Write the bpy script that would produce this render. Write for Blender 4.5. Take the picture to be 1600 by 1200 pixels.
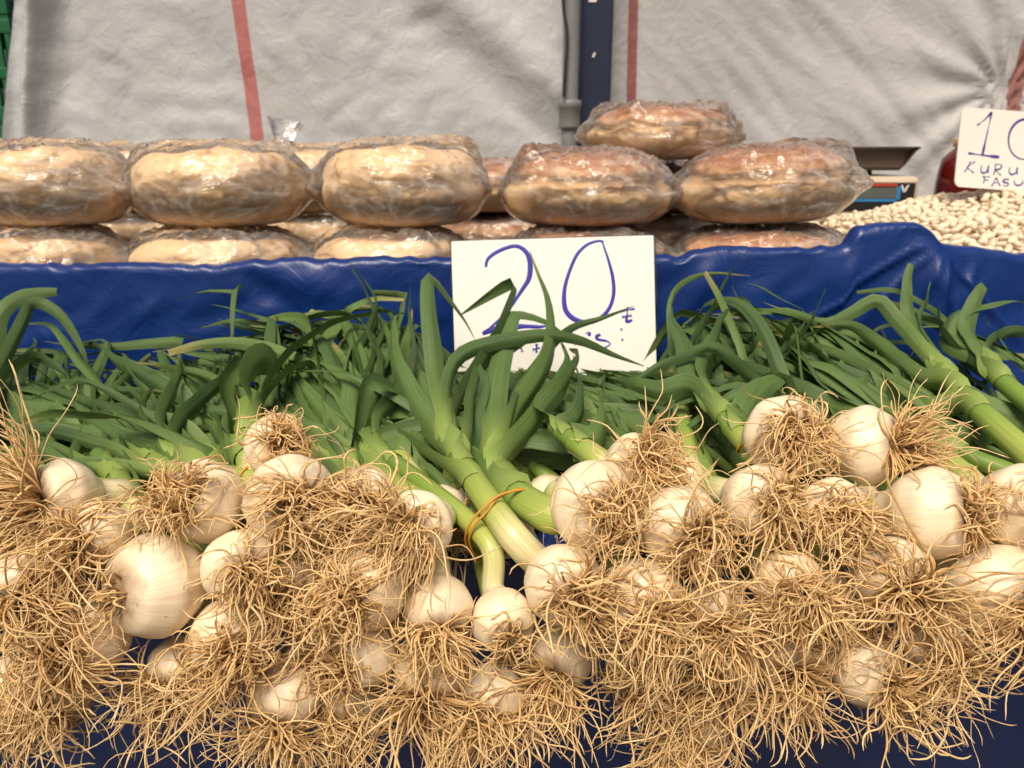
import bpy, math, random
import numpy as np
from mathutils import Vector, noise as mnoise

rng = np.random.default_rng(7)
random.seed(7)
scene = bpy.context.scene
for o in list(bpy.data.objects):
    bpy.data.objects.remove(o, do_unlink=True)
COL = scene.collection

# ------------------------------------------------------------------ camera, light, exposure
CAM = np.array([0.0, 0.0, 1.15]); PITCH = math.radians(17.0); FPX = 1200.0
cd = bpy.data.cameras.new('camera'); cam = bpy.data.objects.new('camera', cd); COL.objects.link(cam)
cam.location = CAM; cam.rotation_euler = (math.pi/2 - PITCH, 0, 0)
cd.sensor_width = 36; cd.lens = 36*FPX/1600; cd.clip_start = 0.02; cd.clip_end = 2000
cd.dof.use_dof = True; cd.dof.focus_distance = 0.53; cd.dof.aperture_fstop = 10.0
scene.camera = cam

SUN_EL, SUN_AZ = math.radians(56), math.radians(194)   # azimuth from +Y clockwise: behind the camera, a little to the left
world = bpy.data.worlds.new('World'); scene.world = world; world.use_nodes = True
wn = world.node_tree; wn.nodes.clear()
sky = wn.nodes.new('ShaderNodeTexSky'); sky.sky_type = 'NISHITA'; sky.sun_disc = False
sky.sun_elevation = SUN_EL; sky.sun_rotation = SUN_AZ
sky.air_density = 1.0; sky.dust_density = 7.0; sky.ozone_density = 0.3
bg = wn.nodes.new('ShaderNodeBackground'); bg.inputs[1].default_value = 0.05
wo = wn.nodes.new('ShaderNodeOutputWorld')
wn.links.new(sky.outputs[0], bg.inputs[0]); wn.links.new(bg.outputs[0], wo.inputs[0])
sl = bpy.data.lights.new('sun', 'SUN'); sun = bpy.data.objects.new('sun', sl); COL.objects.link(sun)
sl.energy = 2.6; sl.angle = math.radians(24); sl.color = (1.0, 0.885, 0.73)
sd = Vector((math.sin(SUN_AZ)*math.cos(SUN_EL), math.cos(SUN_AZ)*math.cos(SUN_EL), math.sin(SUN_EL)))
sun.rotation_euler = sd.to_track_quat('Z', 'Y').to_euler(); sun.location = (-1, -2, 4)
vs = scene.view_settings
vs.view_transform = 'Standard'; vs.look = 'None'; vs.exposure = 0.55; vs.gamma = 1.0; vs.use_curve_mapping = False

# ------------------------------------------------------------------ helpers
Rv = np.array([1.0, 0, 0]); Fv = np.array([0, math.cos(PITCH), -math.sin(PITCH)]); Uv = np.array([0, math.sin(PITCH), math.cos(PITCH)])
def ray(px, py): return Fv + Rv*((px-800)/FPX) - Uv*((py-600)/FPX)
def PY(px, py, Y):
    d = ray(px, py); return CAM + d*(Y/d[1])
def depth(p): return float(np.dot(np.asarray(p)-CAM, Fv))
def camvec(r, u, t): return nrm(Rv*r + Uv*u - Fv*t)
def nrm(v):
    v = np.asarray(v, float); n = np.linalg.norm(v); return v/n if n > 1e-12 else v
def sstep(a, b, x):
    t = np.clip((x-a)/(b-a), 0, 1); return t*t*(3-2*t)
def nz(x, y, z=0.0): return mnoise.noise(Vector((float(x), float(y), float(z))))

def mesh_data(name, V, Q, attrs=None, smooth=True):
    V = np.asarray(V, np.float32).reshape(-1, 3); me = bpy.data.meshes.new(name)
    if isinstance(Q, np.ndarray):
        k = Q.shape[1]; n = len(Q)
        me.vertices.add(len(V)); me.vertices.foreach_set('co', V.ravel())
        me.loops.add(n*k); me.loops.foreach_set('vertex_index', Q.astype(np.int32).ravel())
        me.polygons.add(n); me.polygons.foreach_set('loop_start', np.arange(0, n*k, k, dtype=np.int32))
        me.polygons.foreach_set('loop_total', np.full(n, k, np.int32))
    else:
        me.from_pydata(V.tolist(), [], Q)
    for k_, a in (attrs or {}).items():
        at = me.attributes.new(k_, 'FLOAT', 'POINT'); at.data.foreach_set('value', np.asarray(a, np.float32).ravel())
    me.update(calc_edges=True); me.validate()
    me.polygons.foreach_set('use_smooth', np.full(len(me.polygons), smooth)); me.update()
    return me
def link(name, me, mat=None, parent=None, loc=None):
    o = bpy.data.objects.new(name, me); COL.objects.link(o)
    if mat is not None and me is not None and not me.materials: me.materials.append(mat)
    if parent is not None: o.parent = parent
    if loc is not None: o.location = loc
    return o
def thing(name, label, cat, loc, group=None):
    o = bpy.data.objects.new(name, None); COL.objects.link(o); o.empty_display_size = 0.02
    o.location = loc; return tag(o, label, cat, group)
def tag(o, label, cat, group=None):
    o['label'] = label; o['category'] = cat
    if group: o['group'] = group
    return o
def structure(o): o['kind'] = 'structure'; return o
def part(name, V, Q, mat, root, attrs=None, smooth=True):
    V = np.asarray(V, float).reshape(-1, 3) - np.array(root.location)
    return link(name, mesh_data(name, V, Q, attrs, smooth), mat, root)

def gridq(nu, nv, closed_u=False):
    """quads of a grid indexed [v*nu+u]"""
    iu = np.arange(nu if closed_u else nu-1); iv = np.arange(nv-1)
    U, W = np.meshgrid(iu, iv); a = W*nu+U; b = W*nu+(U+1) % nu
    return np.stack([a, b, b+nu, a+nu], -1).reshape(-1, 4)
def boxv(x0, x1, y0, y1, z0, z1):
    V = [(x, y, z) for z in (z0, z1) for y in (y0, y1) for x in (x0, x1)]
    Q = [(0, 2, 3, 1), (4, 5, 7, 6), (0, 1, 5, 4), (2, 6, 7, 3), (0, 4, 6, 2), (1, 3, 7, 5)]
    return V, Q
def box(name, lim, mat, root, bevel=0.0):
    V, Q = boxv(*lim); o = part(name, V, Q, mat, root, smooth=False)
    if bevel:
        m = o.modifiers.new('bevel', 'BEVEL'); m.width = bevel; m.segments = 2
    return o
def catmull(P, n):
    P = np.asarray(P, float)
    if len(P) == 2: return P[0] + (P[1]-P[0])*np.linspace(0, 1, n)[:, None]
    E = np.vstack([2*P[0]-P[1], P, 2*P[-1]-P[-2]])
    seg = np.linalg.norm(np.diff(P, axis=0), axis=1); cum = np.concatenate([[0], np.cumsum(seg)]); cum /= cum[-1]
    out = []
    for t in np.linspace(0, 1, n):
        i = min(np.searchsorted(cum, t, 'right')-1, len(P)-2); f = (t-cum[i])/max(cum[i+1]-cum[i], 1e-9)
        a, b, c, d = E[i], E[i+1], E[i+2], E[i+3]
        out.append(.5*((2*b)+(-a+c)*f+(2*a-5*b+4*c-d)*f*f+(-a+3*b-3*c+d)*f**3))
    return np.array(out)
def frames(P, n0=None, closed=False):
    P = np.asarray(P, float)
    T = np.gradient(P, axis=0) if not closed else np.roll(P, -1, 0)-np.roll(P, 1, 0)
    T /= np.linalg.norm(T, axis=1)[:, None]+1e-12
    n = np.array(n0, float) if n0 is not None else np.cross(T[0], [0.31, 0.2, 0.9])
    N = []
    for t in T:
        n = n - t*np.dot(n, t); n = nrm(n); N.append(n)
    N = np.array(N); return T, N, np.cross(T, N)
def tube(P, rad, sides=10, closed=False):
    P = np.asarray(P, float); T, N, B = frames(P, closed=closed); rad = np.broadcast_to(rad, (len(P),))
    th = np.linspace(0, 2*math.pi, sides, endpoint=False)
    V = P[:, None] + rad[:, None, None]*(np.cos(th)[None, :, None]*N[:, None]+np.sin(th)[None, :, None]*B[:, None])
    Q = gridq(sides, len(P), True)
    if closed:
        a = (len(P)-1)*sides+np.arange(sides); b = (len(P)-1)*sides+(np.arange(sides)+1) % sides
        Q = np.vstack([Q, np.stack([a, b, (np.arange(sides)+1) % sides, np.arange(sides)], -1)])
    al = np.repeat(np.linspace(0, 1, len(P)), sides); an = np.tile(th/(2*math.pi), len(P))
    return V.reshape(-1, 3), Q, al, an
def lathe(profile, sides=40, c=(0, 0, 0)):
    pr = np.asarray(profile, float); th = np.linspace(0, 2*math.pi, sides, endpoint=False)
    V = np.stack([pr[:, 0, None]*np.cos(th)+c[0], pr[:, 0, None]*np.sin(th)+c[1], np.repeat(pr[:, 1, None], sides, 1)+c[2]], -1)
    return V.reshape(-1, 3), gridq(sides, len(pr), True)

# ------------------------------------------------------------------ materials
def mat(name):
    m = bpy.data.materials.new(name); m.use_nodes = True; nt = m.node_tree
    return m, nt, nt.nodes['Principled BSDF']
def node(nt, t, **kw):
    n = nt.nodes.new(t)
    for k, v in kw.items():
        if k.startswith('i_'):
            n.inputs[k[2:].replace('_', ' ')].default_value = v
        else: setattr(n, k, v)
    return n
def ramp(nt, src, stops):
    r = nt.nodes.new('ShaderNodeValToRGB'); e = r.color_ramp.elements
    while len(e) < len(stops): e.new(0.5)
    for el, (p, c) in zip(e, stops):
        el.position = p; el.color = (*c, 1) if len(c) == 3 else c
    nt.links.new(src, r.inputs[0]); return r.outputs[0]
def mixc(nt, fac, a, b, blend='MIX'):
    n = nt.nodes.new('ShaderNodeMix'); n.data_type = 'RGBA'; n.blend_type = blend
    for s, v in ((n.inputs[0], fac), (n.inputs[6], a), (n.inputs[7], b)):
        if hasattr(v, 'is_linked'): nt.links.new(v, s)
        else: s.default_value = v if isinstance(v, (int, float)) else (*v, 1)
    return n.outputs[2]
def math_(nt, op, a, b=0.0, c=0.0):
    n = nt.nodes.new('ShaderNodeMath'); n.operation = op
    for s, v in zip(n.inputs, (a, b, c)):
        if hasattr(v, 'is_linked'): nt.links.new(v, s)
        else: s.default_value = v
    return n.outputs[0]
def noise_(nt, scale, detail=3, rough=.5, vec=None, dist=0.0):
    n = nt.nodes.new('ShaderNodeTexNoise'); n.inputs['Scale'].default_value = scale; n.inputs['Detail'].default_value = detail
    n.inputs['Roughness'].default_value = rough; n.inputs['Distortion'].default_value = dist
    if vec is not None: nt.links.new(vec, n.inputs['Vector'])
    return n.outputs['Fac']
def attr(nt, name): n = nt.nodes.new('ShaderNodeAttribute'); n.attribute_name = name; return n.outputs['Fac']
def objco(nt, scale=(1, 1, 1)):
    t = nt.nodes.new('ShaderNodeTexCoord'); m = nt.nodes.new('ShaderNodeMapping'); m.inputs['Scale'].default_value = scale
    nt.links.new(t.outputs['Object'], m.inputs[0]); return m.outputs[0]
def comb(nt, x, y, z=0.0):
    n = nt.nodes.new('ShaderNodeCombineXYZ')
    for s, v in zip(n.inputs, (x, y, z)):
        if hasattr(v, 'is_linked'): nt.links.new(v, s)
        else: s.default_value = v
    return n.outputs[0]
def orand(nt): return nt.nodes.new('ShaderNodeObjectInfo').outputs['Random']
def bump(nt, b, h, strength=.3, dist=.001):
    n = nt.nodes.new('ShaderNodeBump'); n.inputs['Strength'].default_value = strength; n.inputs['Distance'].default_value = dist
    nt.links.new(h, n.inputs['Height']); nt.links.new(n.outputs[0], b.inputs['Normal'])
def plain(name, col, rough=.5, metal=0.0, var=.12, nscale=30, spec=.5):
    m, nt, b = mat(name)
    f = noise_(nt, nscale, 5, .6, objco(nt))
    c = mixc(nt, f, tuple(x*(1-var*2) for x in col), tuple(min(1, x*(1+var)) for x in col))
    nt.links.new(c, b.inputs['Base Color']); b.inputs['Roughness'].default_value = rough; b.inputs['Metallic'].default_value = metal
    b.inputs['Specular IOR Level'].default_value = spec
    bump(nt, b, noise_(nt, nscale*6, 3, .5, objco(nt)), .08, .001)
    return m

def m_bulb():
    m, nt, b = mat('garlic_skin'); al, an, r = attr(nt, 'along'), attr(nt, 'around'), orand(nt)
    st = noise_(nt, 1, 2, .6, comb(nt, math_(nt, 'MULTIPLY', an, 70), math_(nt, 'MULTIPLY', al, 1.5), math_(nt, 'MULTIPLY', r, 50)))
    big = noise_(nt, 1, 3, .6, comb(nt, math_(nt, 'MULTIPLY', an, 9), math_(nt, 'MULTIPLY', al, 2), math_(nt, 'MULTIPLY', r, 90)))
    c = mixc(nt, ramp(nt, big, [(.3, (0, 0, 0)), (.75, (1, 1, 1))]), (.82, .67, .45), (.88, .77, .58))
    c = mixc(nt, math_(nt, 'MULTIPLY', ramp(nt, st, [(.45, (0, 0, 0)), (.75, (1, 1, 1))]), .38), c, (.66, .50, .33))
    # soil near the root plate and scattered specks
    co = objco(nt); sp = noise_(nt, 260, 2, .5, co); sp2 = noise_(nt, 40, 3, .6, co)
    spk = math_(nt, 'MULTIPLY', ramp(nt, sp, [(.66, (0, 0, 0)), (.74, (1, 1, 1))]), ramp(nt, sp2, [(.5, (0, 0, 0)), (.68, (1, 1, 1))]))
    c = mixc(nt, math_(nt, 'MULTIPLY', spk, .9), c, (.20, .12, .06))
    c = mixc(nt, math_(nt, 'MULTIPLY', ramp(nt, noise_(nt, 22, 4, .65, co, .5), [(.52, (0, 0, 0)), (.70, (1, 1, 1))]), .38), c, (.55, .38, .22))
    ed = math_(nt, 'ADD', al, math_(nt, 'MULTIPLY', math_(nt, 'SUBTRACT', noise_(nt, 90, 3, .6, co), .5), .16))
    c = mixc(nt, ramp(nt, ed, [(.07, (.85,)*3), (.22, (0, 0, 0))]), c, (.30, .19, .10))
    nt.links.new(c, b.inputs['Base Color']); b.inputs['Roughness'].default_value = .42
    b.inputs['Subsurface Weight'].default_value = .12; b.inputs['Subsurface Radius'].default_value = (1, .6, .3); b.inputs['Subsurface Scale'].default_value = .004
    bump(nt, b, math_(nt, 'ADD', st, math_(nt, 'MULTIPLY', big, 2.0)), .35, .0009)
    return m
def m_root():
    m, nt, b = mat('garlic_root'); al, r = attr(nt, 'along'), attr(nt, 'rnd')
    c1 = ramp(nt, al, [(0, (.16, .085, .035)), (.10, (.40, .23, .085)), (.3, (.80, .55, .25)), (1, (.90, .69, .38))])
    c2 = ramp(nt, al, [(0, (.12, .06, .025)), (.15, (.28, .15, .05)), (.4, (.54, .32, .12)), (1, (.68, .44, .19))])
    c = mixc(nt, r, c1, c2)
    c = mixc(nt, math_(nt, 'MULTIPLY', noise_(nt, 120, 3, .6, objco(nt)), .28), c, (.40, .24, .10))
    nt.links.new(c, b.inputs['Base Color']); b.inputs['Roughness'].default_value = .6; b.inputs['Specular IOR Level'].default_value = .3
    return m
def m_stem():
    m, nt, b = mat('garlic_stem'); al, an, r = attr(nt, 'along'), attr(nt, 'around'), orand(nt)
    st = noise_(nt, 1, 2, .6, comb(nt, math_(nt, 'MULTIPLY', an, 60), math_(nt, 'MULTIPLY', al, 2.5), math_(nt, 'MULTIPLY', r, 50)))
    g = math_(nt, 'ADD', al, math_(nt, 'MULTIPLY', math_(nt, 'SUBTRACT', st, .5), .14))
    g = math_(nt, 'ADD', g, math_(nt, 'MULTIPLY', math_(nt, 'SUBTRACT', r, .5), .18))
    c = ramp(nt, g, [(0, (.82, .70, .46)), (.10, (.76, .68, .40)), (.25, (.42, .47, .11)), (.55, (.20, .31, .05)), (1, (.10, .18, .04))])
    c = mixc(nt, math_(nt, 'MULTIPLY', ramp(nt, st, [(.4, (0, 0, 0)), (.7, (1, 1, 1))]), .3), c, (.16, .26, .05), 'MIX')
    nt.links.new(c, b.inputs['Base Color']); b.inputs['Roughness'].default_value = .33
    b.inputs['Subsurface Weight'].default_value = .08; b.inputs['Subsurface Scale'].default_value = .003
    bump(nt, b, st, .3, .0007)
    return m
def m_leaf():
    m, nt, b = mat('garlic_leaf'); al, ac, r = attr(nt, 'along'), attr(nt, 'around'), orand(nt)
    st = noise_(nt, 1, 2, .5, comb(nt, math_(nt, 'MULTIPLY', ac, 44), math_(nt, 'MULTIPLY', al, 1.6), math_(nt, 'MULTIPLY', r, 70)))
    pat = noise_(nt, 28, 4, .6, objco(nt))
    dark = mixc(nt, r, (.034, .090, .024), (.122, .212, .043))
    dark = mixc(nt, math_(nt, 'MULTIPLY', pat, .55), dark, (.090, .155, .054))
    base = ramp(nt, al, [(0, (1, 1, 1)), (.06, (.8,)*3), (.26, (.12,)*3), (.45, (0, 0, 0))])
    c = mixc(nt, base, dark, (.30, .40, .085))
    c = mixc(nt, math_(nt, 'MULTIPLY', ramp(nt, st, [(.42, (0, 0, 0)), (.66, (1, 1, 1))]), .45), c, (.20, .28, .115))
    dry = math_(nt, 'MULTIPLY', ramp(nt, al, [(.86, (0, 0, 0)), (.99, (1, 1, 1))]), ramp(nt, r, [(.55, (0, 0, 0)), (.8, (1, 1, 1))]))
    c = mixc(nt, math_(nt, 'MULTIPLY', dry, .8), c, (.42, .34, .13))
    nt.links.new(c, b.inputs['Base Color']); b.inputs['Roughness'].default_value = .50; b.inputs['Specular IOR Level'].default_value = .4
    tr = nt.nodes.new('ShaderNodeBsdfTranslucent'); nt.links.new(mixc(nt, .6, c, (.12, .22, .03)), tr.inputs[0])
    mx = nt.nodes.new('ShaderNodeMixShader'); mx.inputs[0].default_value = .16
    nt.links.new(b.outputs[0], mx.inputs[1]); nt.links.new(tr.outputs[0], mx.inputs[2]); nt.links.new(mx.outputs[0], nt.nodes['Material Output'].inputs[0])
    bump(nt, b, st, .6, .0009)
    return m
def m_tarp():
    m, nt, b = mat('blue_vinyl'); co = objco(nt)
    f = noise_(nt, 7, 5, .6, co); c = mixc(nt, f, (.003, .020, .115), (.005, .036, .20))
    dust = ramp(nt, noise_(nt, 55, 6, .7, co), [(.6, (0, 0, 0)), (.8, (1, 1, 1))])
    c = mixc(nt, math_(nt, 'MULTIPLY', dust, .05), c, (.25, .25, .27))
    nt.links.new(c, b.inputs['Base Color'])
    rr = nt.nodes.new('ShaderNodeMapRange'); rr.inputs[3].default_value = .30; rr.inputs[4].default_value = .45
    nt.links.new(noise_(nt, 20, 4, .6, co), rr.inputs[0]); nt.links.new(rr.outputs[0], b.inputs['Roughness'])
    bump(nt, b, math_(nt, 'ADD', noise_(nt, 9, 3, .5, co), math_(nt, 'MULTIPLY', math_(nt, 'ABSOLUTE', math_(nt, 'SUBTRACT', noise_(nt, 16, 4, .55, co, 1.0), .5)), -1.1)), .30, .010)
    return m
def m_loaf(name, side, flour, top, k):
    m, nt, b = mat(name); co = objco(nt); h = attr(nt, 'along')
    n1 = noise_(nt, 16, 5, .62, co, .6); n2 = noise_(nt, 60, 4, .6, co)
    hh = math_(nt, 'ADD', h, math_(nt, 'MULTIPLY', math_(nt, 'SUBTRACT', n1, .5), k))
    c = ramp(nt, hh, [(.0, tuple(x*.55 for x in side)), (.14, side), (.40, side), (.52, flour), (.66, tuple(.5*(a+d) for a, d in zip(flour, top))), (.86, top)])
    c = mixc(nt, math_(nt, 'MULTIPLY', ramp(nt, n2, [(.5, (0, 0, 0)), (.75, (1, 1, 1))]), .45), c, flour)
    c = mixc(nt, math_(nt, 'MULTIPLY', ramp(nt, noise_(nt, 11, 3, .5, co), [(.55, (0, 0, 0)), (.72, (1, 1, 1))]), .40), c, tuple(x*.6 for x in side))
    nt.links.new(c, b.inputs['Base Color']); b.inputs['Roughness'].default_value = .7; b.inputs['Specular IOR Level'].default_value = .2
    bump(nt, b, math_(nt, 'ADD', n1, math_(nt, 'MULTIPLY', n2, .4)), .3, .005)
    return m
def m_film():
    m, nt, b = mat('clear_film'); nt.nodes.remove(b); out = nt.nodes['Material Output']; co = objco(nt)
    tr = nt.nodes.new('ShaderNodeBsdfTransparent'); tr.inputs[0].default_value = (.99, .988, .985, 1)
    gl = nt.nodes.new('ShaderNodeBsdfGlossy'); gl.inputs['Roughness'].default_value = .10; gl.inputs[0].default_value = (1, 1, 1, 1)
    df = nt.nodes.new('ShaderNodeBsdfDiffuse'); df.inputs[0].default_value = (.88, .85, .80, 1)
    bm = nt.nodes.new('ShaderNodeBump'); bm.inputs['Strength'].default_value = .6; bm.inputs['Distance'].default_value = .006
    w = noise_(nt, 30, 4, .6, objco(nt, (1, 1, 2.2)), 1.2)
    rid = math_(nt, 'ABSOLUTE', math_(nt, 'SUBTRACT', w, .5))
    vo = nt.nodes.new('ShaderNodeTexVoronoi'); vo.feature = 'SMOOTH_F1'; vo.inputs['Scale'].default_value = 34; vo.inputs['Smoothness'].default_value = .25
    dn = nt.nodes.new('ShaderNodeVectorMath'); dn.operation = 'ADD'; nt.links.new(objco(nt, (1, 1, 1.4)), dn.inputs[0])
    cn = nt.nodes.new('ShaderNodeTexNoise'); cn.inputs['Scale'].default_value = 18; cs = nt.nodes.new('ShaderNodeVectorMath'); cs.operation = 'SCALE'; cs.inputs['Scale'].default_value = .05
    nt.links.new(objco(nt), cn.inputs['Vector']); nt.links.new(cn.outputs['Color'], cs.inputs[0]); nt.links.new(cs.outputs[0], dn.inputs[1]); nt.links.new(dn.outputs[0], vo.inputs['Vector'])
    nt.links.new(math_(nt, 'SUBTRACT', vo.outputs['Distance'], rid), bm.inputs['Height'])
    nt.links.new(bm.outputs[0], gl.inputs['Normal'])
    lw = nt.nodes.new('ShaderNodeLayerWeight'); lw.inputs[0].default_value = .25
    haze_glint = math_(nt, 'ADD', math_(nt, 'MULTIPLY', ramp(nt, rid, [(0, (1, 1, 1)), (.025, (.2,)*3), (.08, (0, 0, 0))]), .12), .018)
    pn = math_(nt, 'ABSOLUTE', math_(nt, 'SUBTRACT', noise_(nt, 13, 3, .55, objco(nt, (.8, .8, 1.8)), .9), .5)); pm = noise_(nt, 7, 2, .5, objco(nt))
    haze_glint = math_(nt, 'ADD', haze_glint, math_(nt, 'MULTIPLY', math_(nt, 'MULTIPLY', ramp(nt, pn, [(0, (1, 1, 1)), (.012, (.55,)*3), (.05, (.12,)*3), (.12, (0, 0, 0))]), ramp(nt, pm, [(.38, (0, 0, 0)), (.65, (1, 1, 1))])), .32))  # white crease lines painted into the film in place of glints
    haze_glint = math_(nt, 'ADD', haze_glint, math_(nt, 'MULTIPLY', lw.outputs['Facing'], .13))
    m1 = nt.nodes.new('ShaderNodeMixShader'); nt.links.new(haze_glint, m1.inputs[0]); nt.links.new(tr.outputs[0], m1.inputs[1]); nt.links.new(df.outputs[0], m1.inputs[2])
    fr = nt.nodes.new('ShaderNodeFresnel'); fr.inputs[0].default_value = 1.42; nt.links.new(bm.outputs[0], fr.inputs['Normal'])
    m2 = nt.nodes.new('ShaderNodeMixShader'); nt.links.new(math_(nt, 'MULTIPLY', fr.outputs[0], 1.4), m2.inputs[0])
    nt.links.new(m1.outputs[0], m2.inputs[1]); nt.links.new(gl.outputs[0], m2.inputs[2]); nt.links.new(m2.outputs[0], out.inputs[0])
    return m
def m_sack(name, base, stripes):
    """woven plastic sheet; stripes: (x at z=1.3, slope dx/dz, half width, colour)"""
    m, nt, b = mat(name); tc = nt.nodes.new('ShaderNodeTexCoord'); sx = nt.nodes.new('ShaderNodeSeparateXYZ'); nt.links.new(tc.outputs['Object'], sx.inputs[0])
    X, Z = sx.outputs[0], sx.outputs[2]; co = tc.outputs['Object']
    n1 = noise_(nt, 2.2, 5, .6, co); n2 = noise_(nt, 14, 5, .65, co)
    c = mixc(nt, ramp(nt, n1, [(.3, (0, 0, 0)), (.7, (1, 1, 1))]), tuple(x*.84 for x in base), base)
    c = mixc(nt, math_(nt, 'MULTIPLY', ramp(nt, n2, [(.5, (0, 0, 0)), (.8, (1, 1, 1))]), .4), c, (base[0]*.78, base[1]*.76, base[2]*.72))
    for x0, k, hw, colr in stripes:
        d = math_(nt, 'ABSOLUTE', math_(nt, 'SUBTRACT', math_(nt, 'SUBTRACT', X, x0), math_(nt, 'MULTIPLY', math_(nt, 'SUBTRACT', Z, 1.3), k)))
        f = math_(nt, 'LESS_THAN', math_(nt, 'ADD', d, math_(nt, 'MULTIPLY', math_(nt, 'SUBTRACT', n2, .5), .004)), hw)
        c = mixc(nt, math_(nt, 'MULTIPLY', f, math_(nt, 'ADD', .68, math_(nt, 'MULTIPLY', n2, .35))), c, colr)
    wv = nt.nodes.new('ShaderNodeTexWave'); wv.bands_direction = 'X'; wv.inputs['Scale'].default_value = 110; nt.links.new(co, wv.inputs[0])
    wh = nt.nodes.new('ShaderNodeTexWave'); wh.bands_direction = 'Z'; wh.inputs['Scale'].default_value = 110; nt.links.new(co, wh.inputs[0])
    wsum = math_(nt, 'ADD', wv.outputs['Fac'], wh.outputs['Fac'])
    c = mixc(nt, math_(nt, 'MULTIPLY', wsum, .09), c, tuple(x*.6 for x in base))
    nt.links.new(c, b.inputs['Base Color']); b.inputs['Roughness'].default_value = .5; b.inputs['Specular IOR Level'].default_value = .35
    tr = nt.nodes.new('ShaderNodeBsdfTranslucent'); nt.links.new(c, tr.inputs[0])
    mx = nt.nodes.new('ShaderNodeMixShader'); mx.inputs[0].default_value = .18
    nt.links.new(b.outputs[0], mx.inputs[1]); nt.links.new(tr.outputs[0], mx.inputs[2]); nt.links.new(mx.outputs[0], nt.nodes['Material Output'].inputs[0])
    bump(nt, b, math_(nt, 'ADD', math_(nt, 'ADD', noise_(nt, 22, 5, .62, co, .8), math_(nt, 'MULTIPLY', noise_(nt, 75, 3, .6, co, .5), .35)), math_(nt, 'MULTIPLY', wsum, .03)), .4, .010)
    return m
M = dict(
    bulb=m_bulb(), root=m_root(), stem=m_stem(), leaf=m_leaf(), tarp=m_tarp(), film=m_film(),
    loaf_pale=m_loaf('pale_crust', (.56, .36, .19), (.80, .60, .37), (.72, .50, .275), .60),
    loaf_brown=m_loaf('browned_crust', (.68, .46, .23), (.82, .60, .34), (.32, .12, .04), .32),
    sack_l=m_sack('woven_sheet_pale', (.60, .615, .635), [(-.571, -.05, .0145, (.50, .095, .085))]),
    sack_r=m_sack('woven_sheet_warm', (.61, .61, .605), [(.262, -.03, .011, (.30, .035, .04)), (1.105, .02, .016, (.36, .08, .06))]),
    wood=plain('stall_wood', (.28, .19, .11), .7), concrete=plain('market_paving', (.075, .066, .056), .85, nscale=6),  # paving colour darkened to stand in for shade over the market ground
    card=plain('white_card', (.83, .81, .76), .4, var=.03), ink=plain('blue_ink', (.035, .030, .36), .45, var=.15, nscale=200),
    ink_v=plain('violet_ink', (.085, .050, .30), .45, var=.15, nscale=200),
    band=plain('rubber_band', (.62, .29, .035), .45), bean=None, post=plain('navy_paint', (.012, .020, .055), .45, var=.25),
    pvc=plain('grey_pipe', (.21, .22, .225), .45), cable=plain('black_cable', (.02, .017, .015), .5), crate=plain('green_plastic', (.010, .115, .042), .38),
    steel=plain('steel_pan', (.16, .14, .135), .34, 1.0), cream=plain('cream_plastic', (.58, .50, .37), .45), black=plain('black_plastic', (.016, .016, .017), .4),
    lcd=plain('grey_display', (.10, .12, .12), .25), red=plain('red_print', (.45, .05, .035), .5), cyan=plain('blue_print', (.03, .22, .50), .5),
    jar=plain('red_preserve', (.11, .006, .006), .14), lid=plain('orange_lid', (.62, .30, .05), .35), white=plain('white_plastic', (.80, .77, .72), .4, var=.03),
)
def m_bean():
    m, nt, b = mat('dry_bean'); r = orand(nt); a = attr(nt, 'rnd'); rr = math_(nt, 'FRACT', math_(nt, 'ADD', r, a))
    c = mixc(nt, rr, (.66, .54, .38), (.80, .70, .55))
    c = mixc(nt, math_(nt, 'MULTIPLY', noise_(nt, 90, 3, .6, objco(nt)), .3), c, (.66, .50, .33))
    nt.links.new(c, b.inputs['Base Color']); b.inputs['Roughness'].default_value = .38; return m
M['bean'] = m_bean()
def m_sleeve():
    m, nt, b = mat('clear_sleeve'); nt.nodes.remove(b)
    tr = nt.nodes.new('ShaderNodeBsdfTransparent'); tr.inputs[0].default_value = (.72, .73, .74, 1)
    gl = nt.nodes.new('ShaderNodeBsdfGlossy'); gl.inputs['Roughness'].default_value = .12
    mx = nt.nodes.new('ShaderNodeMixShader'); mx.inputs[0].default_value = .06
    nt.links.new(tr.outputs[0], mx.inputs[1]); nt.links.new(gl.outputs[0], mx.inputs[2]); nt.links.new(mx.outputs[0], nt.nodes['Material Output'].inputs[0]); return m
M['sleeve'] = m_sleeve()

# ------------------------------------------------------------------ setting: ground, stall, tarps
g = 400.0
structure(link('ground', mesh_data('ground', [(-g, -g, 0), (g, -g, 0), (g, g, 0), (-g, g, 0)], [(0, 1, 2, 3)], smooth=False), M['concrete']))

SHELF = .838; EDGE_Y = .56; BACK_Y = .872; TRAY = .965
st = thing('market_stall', 'stepped wooden market stall hidden under blue vinyl sheeting', 'stall', (0, .9, 0))
box('lower_shelf', (-1.0, 1.0, EDGE_Y+.012, .90, SHELF-.04, SHELF-.008), M['wood'], st)
box('upper_shelf', (-1.0, 1.15, .905, 1.62, TRAY-.035, TRAY-.008), M['wood'], st)
box('riser_board', (-1.0, 1.15, .885, .903, SHELF-.006, 1.0), M['wood'], st)
for lx in (-.95, .95):
    for ly, h in ((.62, SHELF-.042), (.89, SHELF-.042), (1.57, TRAY-.037)):
        box('leg', (lx-.03, lx+.03, ly-.025, ly+.025, 0, h), M['wood'], st)

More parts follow.
